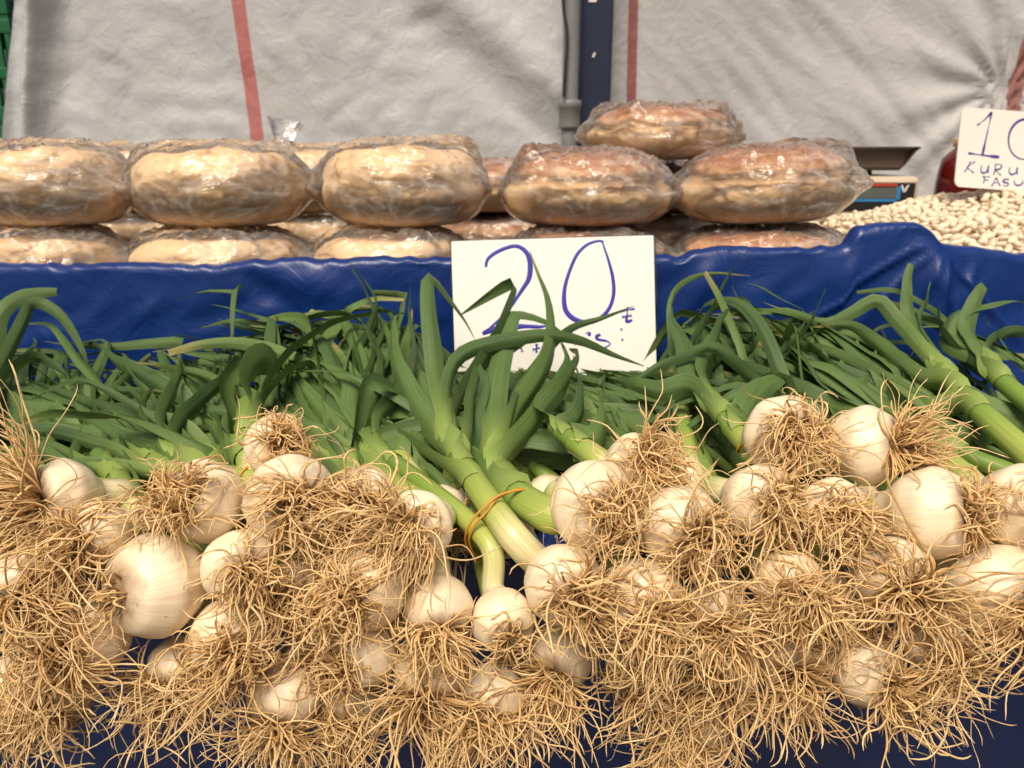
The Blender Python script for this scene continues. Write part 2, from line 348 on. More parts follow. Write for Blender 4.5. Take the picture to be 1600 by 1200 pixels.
# lip of the upper tarp, traced as heights along the tray's front edge
lip_px = [-500, -200, 0, 200, 330, 352, 380, 480, 600, 720, 880, 1035, 1062, 1090, 1150, 1240, 1328, 1344, 1390, 1438, 1458, 1476, 1500, 1600, 1700, 2000, 2300]
lip_py = [412, 414, 416, 415, 417, 416, 409, 407, 405, 404, 401, 401, 400, 392, 391, 390, 385, 355, 352, 350, 361, 381, 389, 398, 400, 404, 404]
def upper_tarp():
    nx = 620; xs = np.linspace(-.98, 1.12, nx)
    # x -> lip height
    pts = np.array([PY(a, b, BACK_Y) for a, b in zip(lip_px, lip_py)])
    zl = np.interp(xs, pts[:, 0], pts[:, 2])
    ker = np.array([.25, .5, .25]); zl = np.convolve(np.pad(zl, 1, 'edge'), ker, 'valid')
    xr = PY(1462, 450, BACK_Y)[0]; xl = PY(410, 430, BACK_Y)[0]; xm = PY(1085, 420, BACK_Y)[0]
    ns_in, ns_lip, ns_fr = 14, 12, 44
    rows = []
    for i in range(ns_in):                        # inside the tray, rising to the lip
        t = i/ns_in; rows.append(('in', t))
    for i in range(ns_lip): rows.append(('lip', i/ns_lip))
    for i in range(ns_fr+1): rows.append(('fr', i/ns_fr))
    V = np.zeros((len(rows), nx, 3)); rl = .007
    for r_, (k, t) in enumerate(rows):
        for j, x in enumerate(xs):
            z1 = zl[j]-rl
            if k == 'in':
                if t < .4: y, z, n = .99-(t/.4)*.075, TRAY+.001, 0
                else:
                    f = (t-.4)/.6; y, z, n = .915-.017*f, TRAY+.001+(z1-TRAY-.001)*f, .3
            elif k == 'lip':
                a = math.pi*t; y, z, n = BACK_Y+.013+.0125*math.cos(a)+.0, z1+rl*math.sin(a), .3
            else:
                y, z, n = BACK_Y, z1+(SHELF+.006-z1)*t, 1
            d = 0
            if k == 'fr':
                fade = math.sin(min(1, t*4)*math.pi/2)
                d += .006*nz(x*7, t*1.4, 3)+.0028*nz(x*22+t*6, t*4, 9)
                # slack bulge dipping to the left fold
                d += .012*math.exp(-((x-xl-.05-.10*t)/.035)**2)*math.exp(-(t/.22)**2) - .009*math.exp(-((x-xl+.02-.16*t)/.02)**2)*math.exp(-(t/.28)**2)
                d += .011*math.exp(-((x-xm-.02+.05*t)/.016)**2)*math.exp(-(t/.25)**2) + .006*math.exp(-((x-xm-.16-.1*t)/.03)**2)*math.exp(-((t-.1)/.2)**2)
                # gathered upright fold
                xf = xr+.006-.014*t
                e_ = x-xf; d += .026*(max(0, 1+e_/.055)**2 if e_ < 0 else max(0, 1-e_/.007))*(1-.35*t)+.008*math.exp(-((e_-.035+.02*t)/.006)**2)*(1-t)
                for ang, am, w_ in ((-1.15, .008, .010), (-.8, .006, .006), (-.35, .007, .006), (.45, .006, .006), (.95, .007, .008)):   # creases that fan out of the gather
                    xc = xf-.004+math.tan(ang)*t*.16; d += am*max(0, 1-abs(x-xc)/w_)*math.exp(-(t/.45)**2)
                d += .0022*(1-2.6*abs(nz(x*16+t*1.5, t*2.2, 12)))
                d *= fade
            elif k == 'lip' or (k == 'in' and t > .5):
                d = 0
                z += .003*nz(x*18, 2, 5)+.0022*(1-2.4*abs(nz(x*34, 1, 3)))
                y += .003*nz(x*14, 7, 1)
            V[r_, j] = (x, y-d, z)
    o = link('vinyl_tarp', mesh_data('vinyl_tarp', V.reshape(-1, 3), gridq(nx, len(rows))), M['tarp'])
    m = o.modifiers.new('thick', 'SOLIDIFY'); m.thickness = .0008; m.offset = 1
    return tag(o, 'glossy blue vinyl sheet folded over the edge of the bread tray', 'tarp')
upper_tarp()
def lower_tarp():
    nx = 260; xs = np.linspace(-.96, .96, nx); rows = []
    for i in range(16): rows.append((BACK_Y-.022-(BACK_Y-.022-EDGE_Y-.012)*i/15, SHELF+.002, 0))
    for i in range(1, 8):
        a = math.pi/2*i/8; rows.append((EDGE_Y+.012-.014*math.sin(a), SHELF+.002-.014*(1-math.cos(a)), 0))
    for i in range(36): rows.append((EDGE_Y-.002, SHELF-.012-.55*i/35, i/35))
    V = np.zeros((len(rows), nx, 3))
    for r_, (y, z, t) in enumerate(rows):
        for j, x in enumerate(xs):
            d = (t**.7)*(.016*nz(x*9, t*.6, 1)+.006*nz(x*24, t*1.2, 4)) if t > 0 else 0
            V[r_, j] = (x, y+d+.27*t, z)
    o = link('vinyl_tarp', mesh_data('lower_vinyl_tarp', V.reshape(-1, 3), gridq(nx, len(rows))), M['tarp'])
    tag(o, 'dark blue vinyl sheet hanging down the front beneath the garlic', 'tarp')
lower_tarp()

# ------------------------------------------------------------------ backdrop
BY = 1.78
def sheet(name, x0, x1, matr, fn, label, edge=None, nx=260, nzv=150):
    xs, zs = np.linspace(0, 1, nx), np.linspace(.45, 2.15, nzv); V = np.zeros((nzv, nx, 3))
    for i, z in enumerate(zs):
        for j, u in enumerate(xs):
            a = x0+(edge(z) if edge else 0); x = a+(x1-a)*u
            V[i, j] = (x, BY+fn(x, z, u), z)
    o = link(name, mesh_data(name, V.reshape(-1, 3), gridq(nx, nzv)), matr)
    return tag(o, label, 'sheet')
def f_left(x, z, u):
    w = 2*math.pi
    e = math.exp(-(u/.10)**2); d = -.035*e*(math.sin(u*60+z*3)*.6+.4)                       # gathers by the free edge
    d += -.030*math.exp(-((u-.055-.01*(1.4-z))/.016)**2)
    xx, zz = x-.02, z-1.30                                                                 # slanting swag by the post
    s = (xx*.62+zz*.78)
    d += -.018*math.exp(-((s-.035)/.045)**2)*sstep(-.55, -.1, xx) + .010*math.exp(-((s+.05)/.04)**2)*sstep(-.6, -.1, xx)
    d += .016*nz(x*2.2, z*1.6, 1)+.008*nz(x*6+z*2, z*5, 4)+.004*(1-2*abs(nz(x*11, z*17, 7)))
    return d
def f_right(x, z, u):
    kx, kz = 1.075, 1.275; dx, dz = x-kx, z-kz; r = math.hypot(dx, dz*1.2)+1e-3; a = math.atan2(dz, dx)
    d = .014*math.exp(-(r/.10)**2)
    d += .008*math.sin(a*13+2.5*nz(x*4, z*4, 2))*math.exp(-(r/.28)**2)*min(1, r/.03)
    s = x*.70+z*.72; q = x*.72-z*.70                                                      # long slanting wrinkles
    d += .008*(1-2*abs(nz(s*9, q*2.2, 5)))*sstep(.35, .55, x)+.005*(1-2*abs(nz(s*19+3, q*4, 8)))
    d += .018*nz(x*2, z*2, 3)
    d += -.03*math.exp(-(u/.02)**2)+.02*math.exp(-((u-.055)/.025)**2)
    return d
ea, eb = PY(18, 0, BY), PY(3, 200, BY); EDL = lambda z: ea[0]+(eb[0]-ea[0])*(z-ea[2])/(eb[2]-ea[2])
sheet('woven_sheet', 0, .127, M['sack_l'], f_left, 'grey woven plastic sheet with one slanting red stripe, left of the navy post', edge=lambda z: EDL(z))
sheet('woven_sheet', .192, 1.75, M['sack_r'], f_right, 'creased beige woven sheet with thin red edges, hung behind the beans')

px0, px1 = PY(907, 100, 1.74)[0], PY(956, 100, 1.74)[0]
po = thing('steel_post', 'navy painted square steel post between the two woven sheets', 'post', (.5*(px0+px1), 1.78, 0))
box('shaft', (px0, px1, 1.74, 1.74+px1-px0, .012, 2.6), M['post'], po, .004)
box('base_plate', (px0-.04, px1+.04, 1.70, 1.86, 0, .012), M['post'], po)
for (a, b_, w, h) in ((928, 86, .004, .009), (926, 1, .016, .006)):
    p = PY(a, b_, 1.74); V, Q = boxv(p[0]-w/2, p[0]+w/2, 1.738, 1.741, p[2]-h/2, p[2]+h/2); V = [(x+.4*(z-p[2]), y, z) for x, y, z in V]
    part('paper_scrap', V, Q, M['white'], po, smooth=False)
pc = PY(890, 180, 1.70)
pp = thing('grey_pipe', 'grey plastic drainpipe with a socket joint beside the navy post', 'pipe', (pc[0], 1.70, 0))
zt, zb = PY(890, 157, 1.70)[2], PY(890, 200, 1.70)[2]
V, Q = lathe([(.0165, 0), (.0165, zb), (.0165, zb+.001)], 28, (pc[0], 1.70, 0)); part('pipe', V, Q, M['pvc'], pp)
V, Q = lathe([(.0168, zt-.004), (.0168, 2.6)], 28, (pc[0], 1.70, 0)); part('pipe', V, Q, M['pvc'], pp)
V, Q = lathe([(.015, zb-.002), (.0215, zb-.002), (.0225, zb+.004), (.0225, zt-.016), (.0245, zt-.014), (.0245, zt-.003), (.023, zt), (.016, zt)], 32, (pc[0], 1.70, 0)); part('socket', V, Q, M['pvc'], pp)
cp = catmull([PY(881, 152, 1.675), PY(884, 100, 1.672), PY(886, 50, 1.674), PY(880, 0, 1.675), PY(882, -150, 1.675), PY(882, -420, 1.675)], 60)
V, Q, al, an = tube(cp, .0032, 8); o = link('black_cable', mesh_data('black_cable', V, Q), M['cable']); tag(o, 'thin black cable hanging down along the grey pipe', 'cable')

def crate(z0, label):
    x1 = PY(9, 100, 2.02)[0]+.05; x0 = x1-.5; y0, y1 = 1.98, 2.30; h = .24
    c = thing('plastic_crate', label, 'crate', (.5*(x0+x1), .5*(y0+y1), z0), 'green crates stacked behind the grey sheet')
    box('floor_panel', (x0+.003, x1-.003, y0+.003, y1-.003, z0, z0+.010), M['crate'], c)
    for za, zb2 in ((z0+.011, z0+.045), (z0+.11, z0+.135), (z0+h-.03, z0+h)):
        for lim in ((x0, x1, y0, y0+.014, za, zb2), (x0, x1, y1-.014, y1, za, zb2), (x0, x0+.014, y0+.0145, y1-.0145, za, zb2), (x1-.014, x1, y0+.0145, y1-.0145, za, zb2)):
            box('rail', lim, M['crate'], c, .002)
    V0, Q0 = boxv(-.006, .006, -.004, .004, 0, h-.02); me = mesh_data('crate_slat', V0, Q0, smooth=False); me.materials.append(M['crate'])
    n = 20
    for i in range(n+1):
        for yy in (y0+.006, y1-.006): link('slat', me, None, c, (x0+.012+(x1-x0-.024)*i/n-c.location[0], yy-c.location[1], .011))
    for i in range(1, 12):
        for xx in (x0+.006, x1-.006): link('slat', me, None, c, (xx-c.location[0], y0+(y1-y0)*i/12-c.location[1], .011))
for i in range(7):
    crate(.0+i*.2405, 'green slatted plastic crate in the stack behind the edge of the grey sheet')

# ------------------------------------------------------------------ breads in plastic bags
def bread(px, py_bot, wpx, Y, label, kind='pale', hpx=None, tilt=0.0, seed=0, flap=(0, 2.6), top_z=None, bot_z=None, ry=None, hz=None, flapw=.02):
    r = random.Random(seed); c0 = PY(px, py_bot, Y-.06); dp = depth((c0[0], Y, c0[2]))
    z0 = bot_z if bot_z is not None else c0[2]; x0 = PY(px, py_bot, Y)[0]
    rx = wpx/2*dp/FPX*.93; ry = ry or rx*.86; H = hz or .088
    root = thing('bagged_bread', label, 'bread', (x0, Y, z0), 'round loaves in clear plastic bags')
    root.rotation_euler = (0, tilt, 0)
    nu, nv = 72, 34; th = np.linspace(0, 2*math.pi, nu, endpoint=False)
    V = np.zeros((nv, nu, 3)); A = np.zeros((nv, nu)); s = seed*3.1
    for i in range(nv):
        v = i/(nv-1); ph = -math.pi/2+math.pi*v
        cz = math.sin(ph); cr = math.cos(ph)**(.54 if ph > 0 else .42) if v not in (0, 1) else 0
        for j, t in enumerate(th):
            ct, stt = math.cos(t), math.sin(t)
            k = 1+.045*nz(ct*1.4+s, stt*1.4, cz)+.018*nz(ct*4+s, stt*4, cz*4)
            zz = cz*(.52 if cz > 0 else .48)*H
            if cz < -.75: zz = max(zz, -.44*H)
            rad = cr*k
            if kind == 'brown':      # the crust cap torn along a seam above the pale side
                seam = .30+.14*nz(ct*2+s, stt*2, 5)
                rad *= 1-.075*math.exp(-((cz-seam)/.07)**2)+.02*math.exp(-((cz-seam-.16)/.1)**2)
                if cz > seam: rad *= .965; zz += .004
            else:
                seam = .18+.2*nz(ct*1.7+s, stt*1.7, 5)
                rad *= 1-.035*math.exp(-((cz-seam)/.12)**2)
                if cz > .5: zz -= .006*math.exp(-((cr-.45)/.15)**2)
            zz += .004*nz(ct*cr*2.5+s, stt*cr*2.5, 1)*(cz > 0)
            V[i, j] = (rad*rx*ct, rad*ry*stt, zz+.47*H); A[i, j] = np.clip(.5+.5*cz, 0, 1)
    z_off = V[..., 2].min(); V[..., 2] -= z_off-.002
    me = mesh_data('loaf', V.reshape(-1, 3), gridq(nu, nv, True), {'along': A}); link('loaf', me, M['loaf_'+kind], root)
    # the bag: film resting on the loaf, bridging hollows, with corner flaps and creases
    nu, nv = 150, 64; th = np.linspace(0, 2*math.pi, nu, endpoint=False); B = np.zeros((nv, nu, 3)); peaks = [(r.uniform(-3.1, 0), r.uniform(.003, .010)) for _ in range(3)]
    for i in range(nv):
        v = i/(nv-1); ph = -math.pi/2+math.pi*v; cz = math.sin(ph); cr = math.cos(ph)**(.54 if ph > 0 else .42) if v not in (0, 1) else 0
        for j, t in enumerate(th):
            ct, stt = math.cos(t), math.sin(t)
            k = 1.016+.045*nz(ct*1.4+s, stt*1.4, cz)+.018*nz(ct*4+s, stt*4, cz*4)
            for f in flap:
                dt = (t-f+math.pi) % (2*math.pi)-math.pi
                k += flapw/rx*math.exp(-(dt/.30)**2)*math.exp(-(cz/.34)**2)*1.7
            pk = 0
            for f, am in peaks:
                dt = (t-f+math.pi) % (2*math.pi)-math.pi; pk += am*math.exp(-(dt/.20)**2)*math.exp(-((cz-.72)/.22)**2)
            up_ = max(0, min(1, cz+.75))
            k += up_*(.034*max(0, .5-2.2*abs(nz(t*3.2+s, cz*2.2, 3)))+.05*max(0, .45-2.2*abs(nz(t*7+cz*3+s, cz*4, 6)))+.022*max(0, .4-2*abs(nz(t*17+s, cz*9, 2))))+pk*.4/rx
            zl_ = cz*(.52 if cz > 0 else .48)*H
            if cz < -.75: zl_ = max(zl_, -.44*H)
            zz = zl_+.47*H-z_off+.0015+(.006 if cz > .2 else 0)+.004*nz(ct*cr*2.5+s, stt*cr*2.5, 1)*(cz > 0)+pk+.010*max(0, cz)*max(0, .45-2.2*abs(nz(ct*cr*3+s, stt*cr*3, 4)))+.008*max(0, cz)*max(0, .4-2*abs(nz(ct*cr*8+s, stt*cr*8, 8)))
            B[i, j] = (cr*k*rx*ct, cr*k*ry*stt, max(0, zz))
    link('plastic_bag', mesh_data('plastic_bag', B.reshape(-1, 3), gridq(nu, nv, True)), M['film'], root)
    return root
Z1, Z2 = TRAY+.003, TRAY+.094
FR = .995
low = [(78, 250, 'pale', 'bagged pale loaf at the end of the bottom row of breads, under another loaf'),
       (342, 292, 'pale', 'bagged pale loaf in the bottom row, above the bulge in the blue sheet'),
       (612, 270, 'pale', 'bagged pale loaf in the bottom row, just beside the twenty price card'),
       (915, 272, 'brown', 'bagged browned loaf in the bottom row, directly behind the twenty price card'),
       (1190, 290, 'brown', 'bagged browned loaf in the bottom row, beside the white beans')]
upp = [(88, 262, 338, 'pale', 'large bagged pale loaf ending the upper row, in front of the sheet edge', 0),
       (350, 282, 340, 'pale', 'bagged pale loaf in the upper row, below the slanting red stripe', 0),
       (633, 272, 338, 'pale', 'bagged floury loaf in the upper row, next to the first browned loaf', 0),
       (916, 280, 342, 'brown', 'bagged golden loaf in the upper row, below the grey pipe', 0),
       (1192, 286, 338, 'brown', 'bagged golden loaf in the upper row with a bag corner over the beans', -.05)]
for i, (x, w, k, lab) in enumerate(low): bread(x, 400, w, FR-.016, lab, k, seed=11+i, bot_z=Z1, flap=(.2, 3.3), hz=.084)
for i, (x, w, yb, k, lab, tl) in enumerate(upp): bread(x, yb, w, FR+.008, lab, k, seed=21+i, bot_z=Z2+(.004 if i == 4 else 0), flap=((-.25, 3.6), (.15, 3.4), (-.5, 3.5), (-.45, 3.7), (.05, 3.3))[i], tilt=tl, hz=(.096, .094, .098, .084, .086)[i], flapw=(.008, .010, .010, .010, .016)[i])
bk = [(215, 'pale', 'bagged loaf in the back row, seen between two upper pale loaves'), (492, 'pale', 'bagged loaf in the back row with its knotted bag sticking up'),
      (770, 'brown', 'bagged loaf in the back row behind the gap beside the golden loaf'), (1010, 'brown', 'bagged browned loaf in the back row, under the topmost loaf')]
for i, (x, k, lab) in enumerate(bk):
    Yb = 1.225
    bread(x, 360, 236, Yb, 'bagged loaf at the bottom of the back row, showing only through gaps', k, seed=41+i, bot_z=Z1, hz=.084)
    b_ = bread(x, 300, 238, Yb, lab, k, seed=51+i, bot_z=Z2, hz=(.090, .092, .070, .066)[i])
    if i == 1:
        n = 26; s_ = np.linspace(0, 1, n); th = np.linspace(0, 2*math.pi, 22, endpoint=False)
        q = PY(437, 205, Yb-.06); L = [(q[0]+.010*t, q[1], q[2]-.03+.045*t) for t in s_]
        rr = .012+.014*np.abs(s_-.45)**1.2*2
        V, Q, al, an = tube(np.array(L), rr, 22); V = V+.003*np.sin(an*2*math.pi*7)[:, None]*nrm([1, .4, .2]); part('bag_knot', V, Q, M['film'], b_)
bread(1030, 235, 240, 1.115, 'browned loaf in a crackly bag resting on top of the other loaves', 'brown', seed=71, bot_z=Z2+.076, flap=(-.1, 3.2), hz=.066, ry=.088, flapw=.008)

# ------------------------------------------------------------------ scale, jar, bean heap, bean price card
def kitchen_scale():
    Y0 = 1.34; xr = PY(1448, 232, Y0)[0]; zt = PY(1448, 230, Y0)[2]; xl = xr-.33; zb = zt-.038
    s = thing('weighing_scale', 'cream shop scale with a steel pan, half hidden behind the bread', 'scale', (.5*(xl+xr), Y0+.12, TRAY))
    # pan: dish with a rolled rim and slanted walls
    def ring(x0, x1, y0, y1, z, r, n=8):
        out = []
        for cx, cy, a0 in ((x1-r, y1-r, 0), (x0+r, y1-r, 90), (x0+r, y0+r, 180), (x1-r, y0+r, 270)):
            for k in range(n): a = math.radians(a0+90*k/(n-1)); out.append((cx+r*math.cos(a), cy+r*math.sin(a), z))
        return out
    rs = [(0.012, zb+.0015, .02), (.012, zb, .02), (.006, zb+.008, .022), (-.006, zt-.006, .024), (-.010, zt-.002, .026), (-.010, zt+.001, .026), (-.007, zt+.001, .025), (-.004, zt-.006, .023), (.007, zb+.009, .02), (.014, zb+.003, .018)]
    y0, y1 = Y0, Y0+.24; V = []
    for i_, z, r in rs: V += ring(xl+.01+i_, xr-.01-i_, y0+.01+i_, y1-.01-i_, z, r)
    n = 32; Q = gridq(n, len(rs), True).tolist(); Q.append(list(range(n))[::-1]); Q.append([(len(rs)-1)*n+k for k in range(n)])
    part('pan', V, Q, M['steel'], s)
    xm = PY(1372, 270, Y0+.05)[0]
    V, Q = lathe([(.0, zb-.028), (.03, zb-.028), (.022, zb-.02), (.018, zb-.001), (0, zb-.001)], 24, (xm, Y0+.12, 0)); part('neck', V, Q, M['black'], s)
    bt = PY(1400, 276, Y0)[2]; bx1 = PY(1438, 290, Y0)[0]; bx0 = bx1-.30
    body = box('body', (bx0, bx1, Y0+.0, Y0+.26, TRAY+.012, bt), M['cream'], s, .008)
    def face(name, a, b_, c, d, m_, off):
        p, q = PY(a, b_, Y0), PY(c, d, Y0); V, Q = boxv(p[0], q[0], Y0-off, Y0+.002, q[2], p[2]); part(name, V, Q, m_, s, smooth=False)
    face('display_panel', 1300, 285.5, 1424, 330, M['black'], .0015)
    face('display_screen', 1306, 293, 1399, 310, M['lcd'], .003)
    face('red_strip', 1306, 286.5, 1401, 291, M['red'], .0028)
    face('blue_trim', 1400, 291.5, 1404.5, 312, M['cyan'], .0027); face('blue_trim', 1306, 310.6, 1399.5, 315, M['cyan'], .0027)
    # white v-shaped mark on the black square
    for sgn in (-1, 1):
        p = PY(1412.5, 301, Y0-.003); V, Q = boxv(-.0014, .0014, -.0008, .0008, 0, .0125); V = [(p[0]+x+sgn*.45*z, Y0-.0028+y, p[2]+z) for x, y, z in V]; part('logo_stroke', V, Q, M['white'], s, smooth=False)
    for fx in (bx0+.03, bx1-.03):
        for fy in (Y0+.03, Y0+.23):
            V, Q = lathe([(0, TRAY+.0), (.012, TRAY+.0), (.012, TRAY+.013), (0, TRAY+.013)], 14, (fx, fy, 0)); part('foot', V, Q, M['black'], s)
kitchen_scale()
def jar():
    Y0 = 1.33; xl, xr = PY(1467, 294, Y0)[0], PY(1580, 294, Y0)[0]; R = (xr-xl)/2; zn = PY(1480, 229, Y0)[2]; zl = PY(1480, 216, Y0)[2]
    j = thing('preserve_jar', 'dark red preserve jar with an orange lid behind the bean price card', 'jar', (.5*(xl+xr), Y0, TRAY))
    rn = R-.018*1.25; c = (j.location[0], Y0, 0)
    V, Q = lathe([(0, TRAY), (R*.92, TRAY), (R, TRAY+.01), (R*1.0, zn-.06), (R*.985, zn-.045), (R*.93, zn-.02), (rn+.006, zn-.006), (rn, zn-.002), (rn, zn+.004), (0, zn+.004)], 48, c); part('body', V, Q, M['jar'], j)
    V, Q = lathe([(rn+.0035, zn-.001), (rn+.0045, zn+.001), (rn+.0045, zl-.003), (rn+.002, zl), (0, zl+.001)], 64, c); part('lid', V, Q, M['lid'], j)
jar()

def hz(x, y):
    z = 1.085-.17*np.maximum(0, 1.12-y)-.17*np.maximum(0, .70-x)-.35*np.maximum(0, y-1.20)-.9*np.maximum(0, .475-x)
    return z+.0045*np.sin(x*31+1)*np.sin(y*27)
def beans():
    kinds = []
    for k in range(5):
        nu, nv = 12, 9; L, W, Tk = .0086+.0006*k*.6, .0057+.0003*(k % 3), .0051; V = []
        for i in range(nv):
            ph = -math.pi/2+math.pi*i/(nv-1)
            for j in range(nu):
                t = 2*math.pi*j/nu; x = L*math.sin(ph); y = W*max(math.cos(ph), 0)**.8*math.cos(t); z = Tk*max(math.cos(ph), 0)**.8*math.sin(t)
                y += -.0018*(1-(x/L)**2)+.0010; V.append((x, y, z))
        Q = gridq(nu, nv, True); kinds.append((np.array(V), Q))
    xs0, xs1, y0, y1 = .452, .98, .893, 1.27
    pts = []; cell = .0108
    acc = np.zeros((0, 2)); md = .0096
    for _ in range(16):                           # dart throwing for the top layer
        cand = np.stack([xs0+(xs1-xs0)*rng.random(900), y0+(y1-y0)*rng.random(900)], -1)
        for q in cand:
            if len(acc) == 0 or np.min((acc[:, 0]-q[0])**2+(acc[:, 1]-q[1])**2) > md*md: acc = np.vstack([acc, q])
    for q in acc: pts.append((q[0], q[1], float(hz(*q))+.0005+rng.random()*.0028))
    for q in acc: q = q+rng.normal(size=2)*.006; pts.append((q[0], q[1], float(hz(*q))-.0058-rng.random()*.002))
    pts = np.array(pts); P = pts-CAM; dz_ = P@Fv; pxx = 800+FPX*(P@Rv)/dz_; pyy = 600-FPX*(P@Uv)/dz_
    lipx = np.interp(pxx, lip_px, lip_py)
    vis = (pxx > 1335) & (pxx < 1598) & (pyy < lipx-4) & (pts[:, 1] < 1.19) & ((pxx > 1352) | (pyy > 318))
    score = np.where(vis, pts[:, 2]-hz(pts[:, 0], pts[:, 1])-.012*(pts[:, 1]-.89), -9)
    order = np.argsort(-score); single = set()
    taken = []
    for i in order:
        if len(single) >= 300 or score[i] < -1: break
        if taken and np.min(np.linalg.norm(np.array(taken)-pts[i], axis=1)) < .0095: continue
        taken.append(pts[i]); single.add(int(i))
    mes = []
    for k, (V, Q) in enumerate(kinds):
        me = mesh_data('white_bean', V, Q, {'rnd': np.full(len(V), k*.17)}); me.materials.append(M['bean']); mes.append(me)
    AV, AQ, AR, n = [], [], [], 0
    from mathutils import Euler
    for i, p in enumerate(pts):
        e = Euler((rng.normal()*.5, rng.normal()*.45, rng.random()*6.28)); k = int(rng.integers(5)); s = .68+.28*rng.random()
        if i in single:
            o = bpy.data.objects.new('white_bean', mes[k]); COL.objects.link(o); o.location = p+np.array([0, 0, .0012]); o.rotation_euler = e; o.scale = (s, s, s)
            tag(o, 'cream white dried bean lying on the surface of the bean heap', 'bean', 'beans on top of the heap')
        else:
            V, Q = kinds[k]; Rm = np.array(e.to_matrix()); AV.append((V*s)@Rm.T+p); AQ.append(Q+n); n += len(V); AR.append(np.full(len(V), rng.random()))
    # the solid mass of beans underneath
    gx, gy = np.linspace(xs0-.004, xs1, 60), np.linspace(y0-.004, y1, 44); X, Yg = np.meshgrid(gx, gy); Zt = hz(X, Yg)-.005
    top = np.stack([X, Yg, Zt], -1).reshape(-1, 3); AV.append(top); AQ.append(gridq(60, 44)+n); n += len(top); AR.append(np.full(len(top), .4))
    for edge in (np.arange(60), np.arange(60)+43*60, np.arange(44)*60, np.arange(44)*60+59):
        e = top[edge]; lo = e.copy(); lo[:, 2] = TRAY+.002; AV += [e, lo]; m_ = len(e); AQ.append(np.stack([np.arange(m_-1), np.arange(1, m_), np.arange(1, m_)+m_, np.arange(m_-1)+m_], -1)+n); n += 2*m_; AR.append(np.full(2*m_, .4))
    o = link('bean_heap', mesh_data('bean_heap', np.vstack(AV), np.vstack(AQ), {'rnd': np.concatenate(AR)}), M['bean']); o['kind'] = 'stuff'
    tag(o, 'heap of cream white dried beans beside the stacked bread', 'beans')
beans()

def strokes(root, name, lines, tf, width, mat_, nrmv):
    """pen lines as thin raised ribbons; tf maps drawing coordinates to the card's face"""
    for ln in lines:
        w = width
        if isinstance(ln, dict): w = ln['w']; ln = ln['p']
        P = np.array([tf(*p) for p in ln]); C = catmull(P, max(6, 7*len(P))) if len(P) > 2 else catmull(P, 6)
        T = np.gradient(C, axis=0); T /= np.linalg.norm(T, axis=1)[:, None]+1e-12; S = np.cross(T, nrmv)
        n = len(C); ww = w*(.44+.20*np.sin(np.linspace(0, 5, n)+len(P))+.06*np.sin(np.linspace(0, 17, n)))
        V = np.concatenate([C+S*ww[:, None], C-S*ww[:, None], C+S*ww[:, None]*.8+nrmv*.00018, C-S*ww[:, None]*.8+nrmv*.00018])
        a = np.arange(n-1); Q = np.vstack([np.stack([a, a+1, a+1+2*n, a+2*n], -1), np.stack([a+2*n, a+2*n+1, a+1+3*n, a+3*n], -1), np.stack([a+3*n, a+3*n+1, a+1+n, a+n], -1)])
        part(name, V, Q, mat_, root)
def rounded(W, H, r, n=7):
    out = []
    for cx, cy, a0 in ((W-r, -r, 0), (r, -r, 90), (r, -H+r, 180), (W-r, -H+r, 270)):
        for k in range(n): a = math.radians(a0+90*k/(n-1)); out.append((cx+r*math.cos(a), cy+r*math.sin(a)))
    return out
def slab(name, outline, tf, t0, t1, nv_, mat_, root):
    n = len(outline); F = np.array([tf(*p) for p in outline])
    V = np.vstack([F+nv_*t1, F+nv_*t0]); Q = [list(range(n)), list(range(2*n-1, n-1, -1))]+[[i, i+n, (i+1) % n+n, (i+1) % n] for i in range(n)]
    return part(name, V, Q, mat_, root, smooth=False)
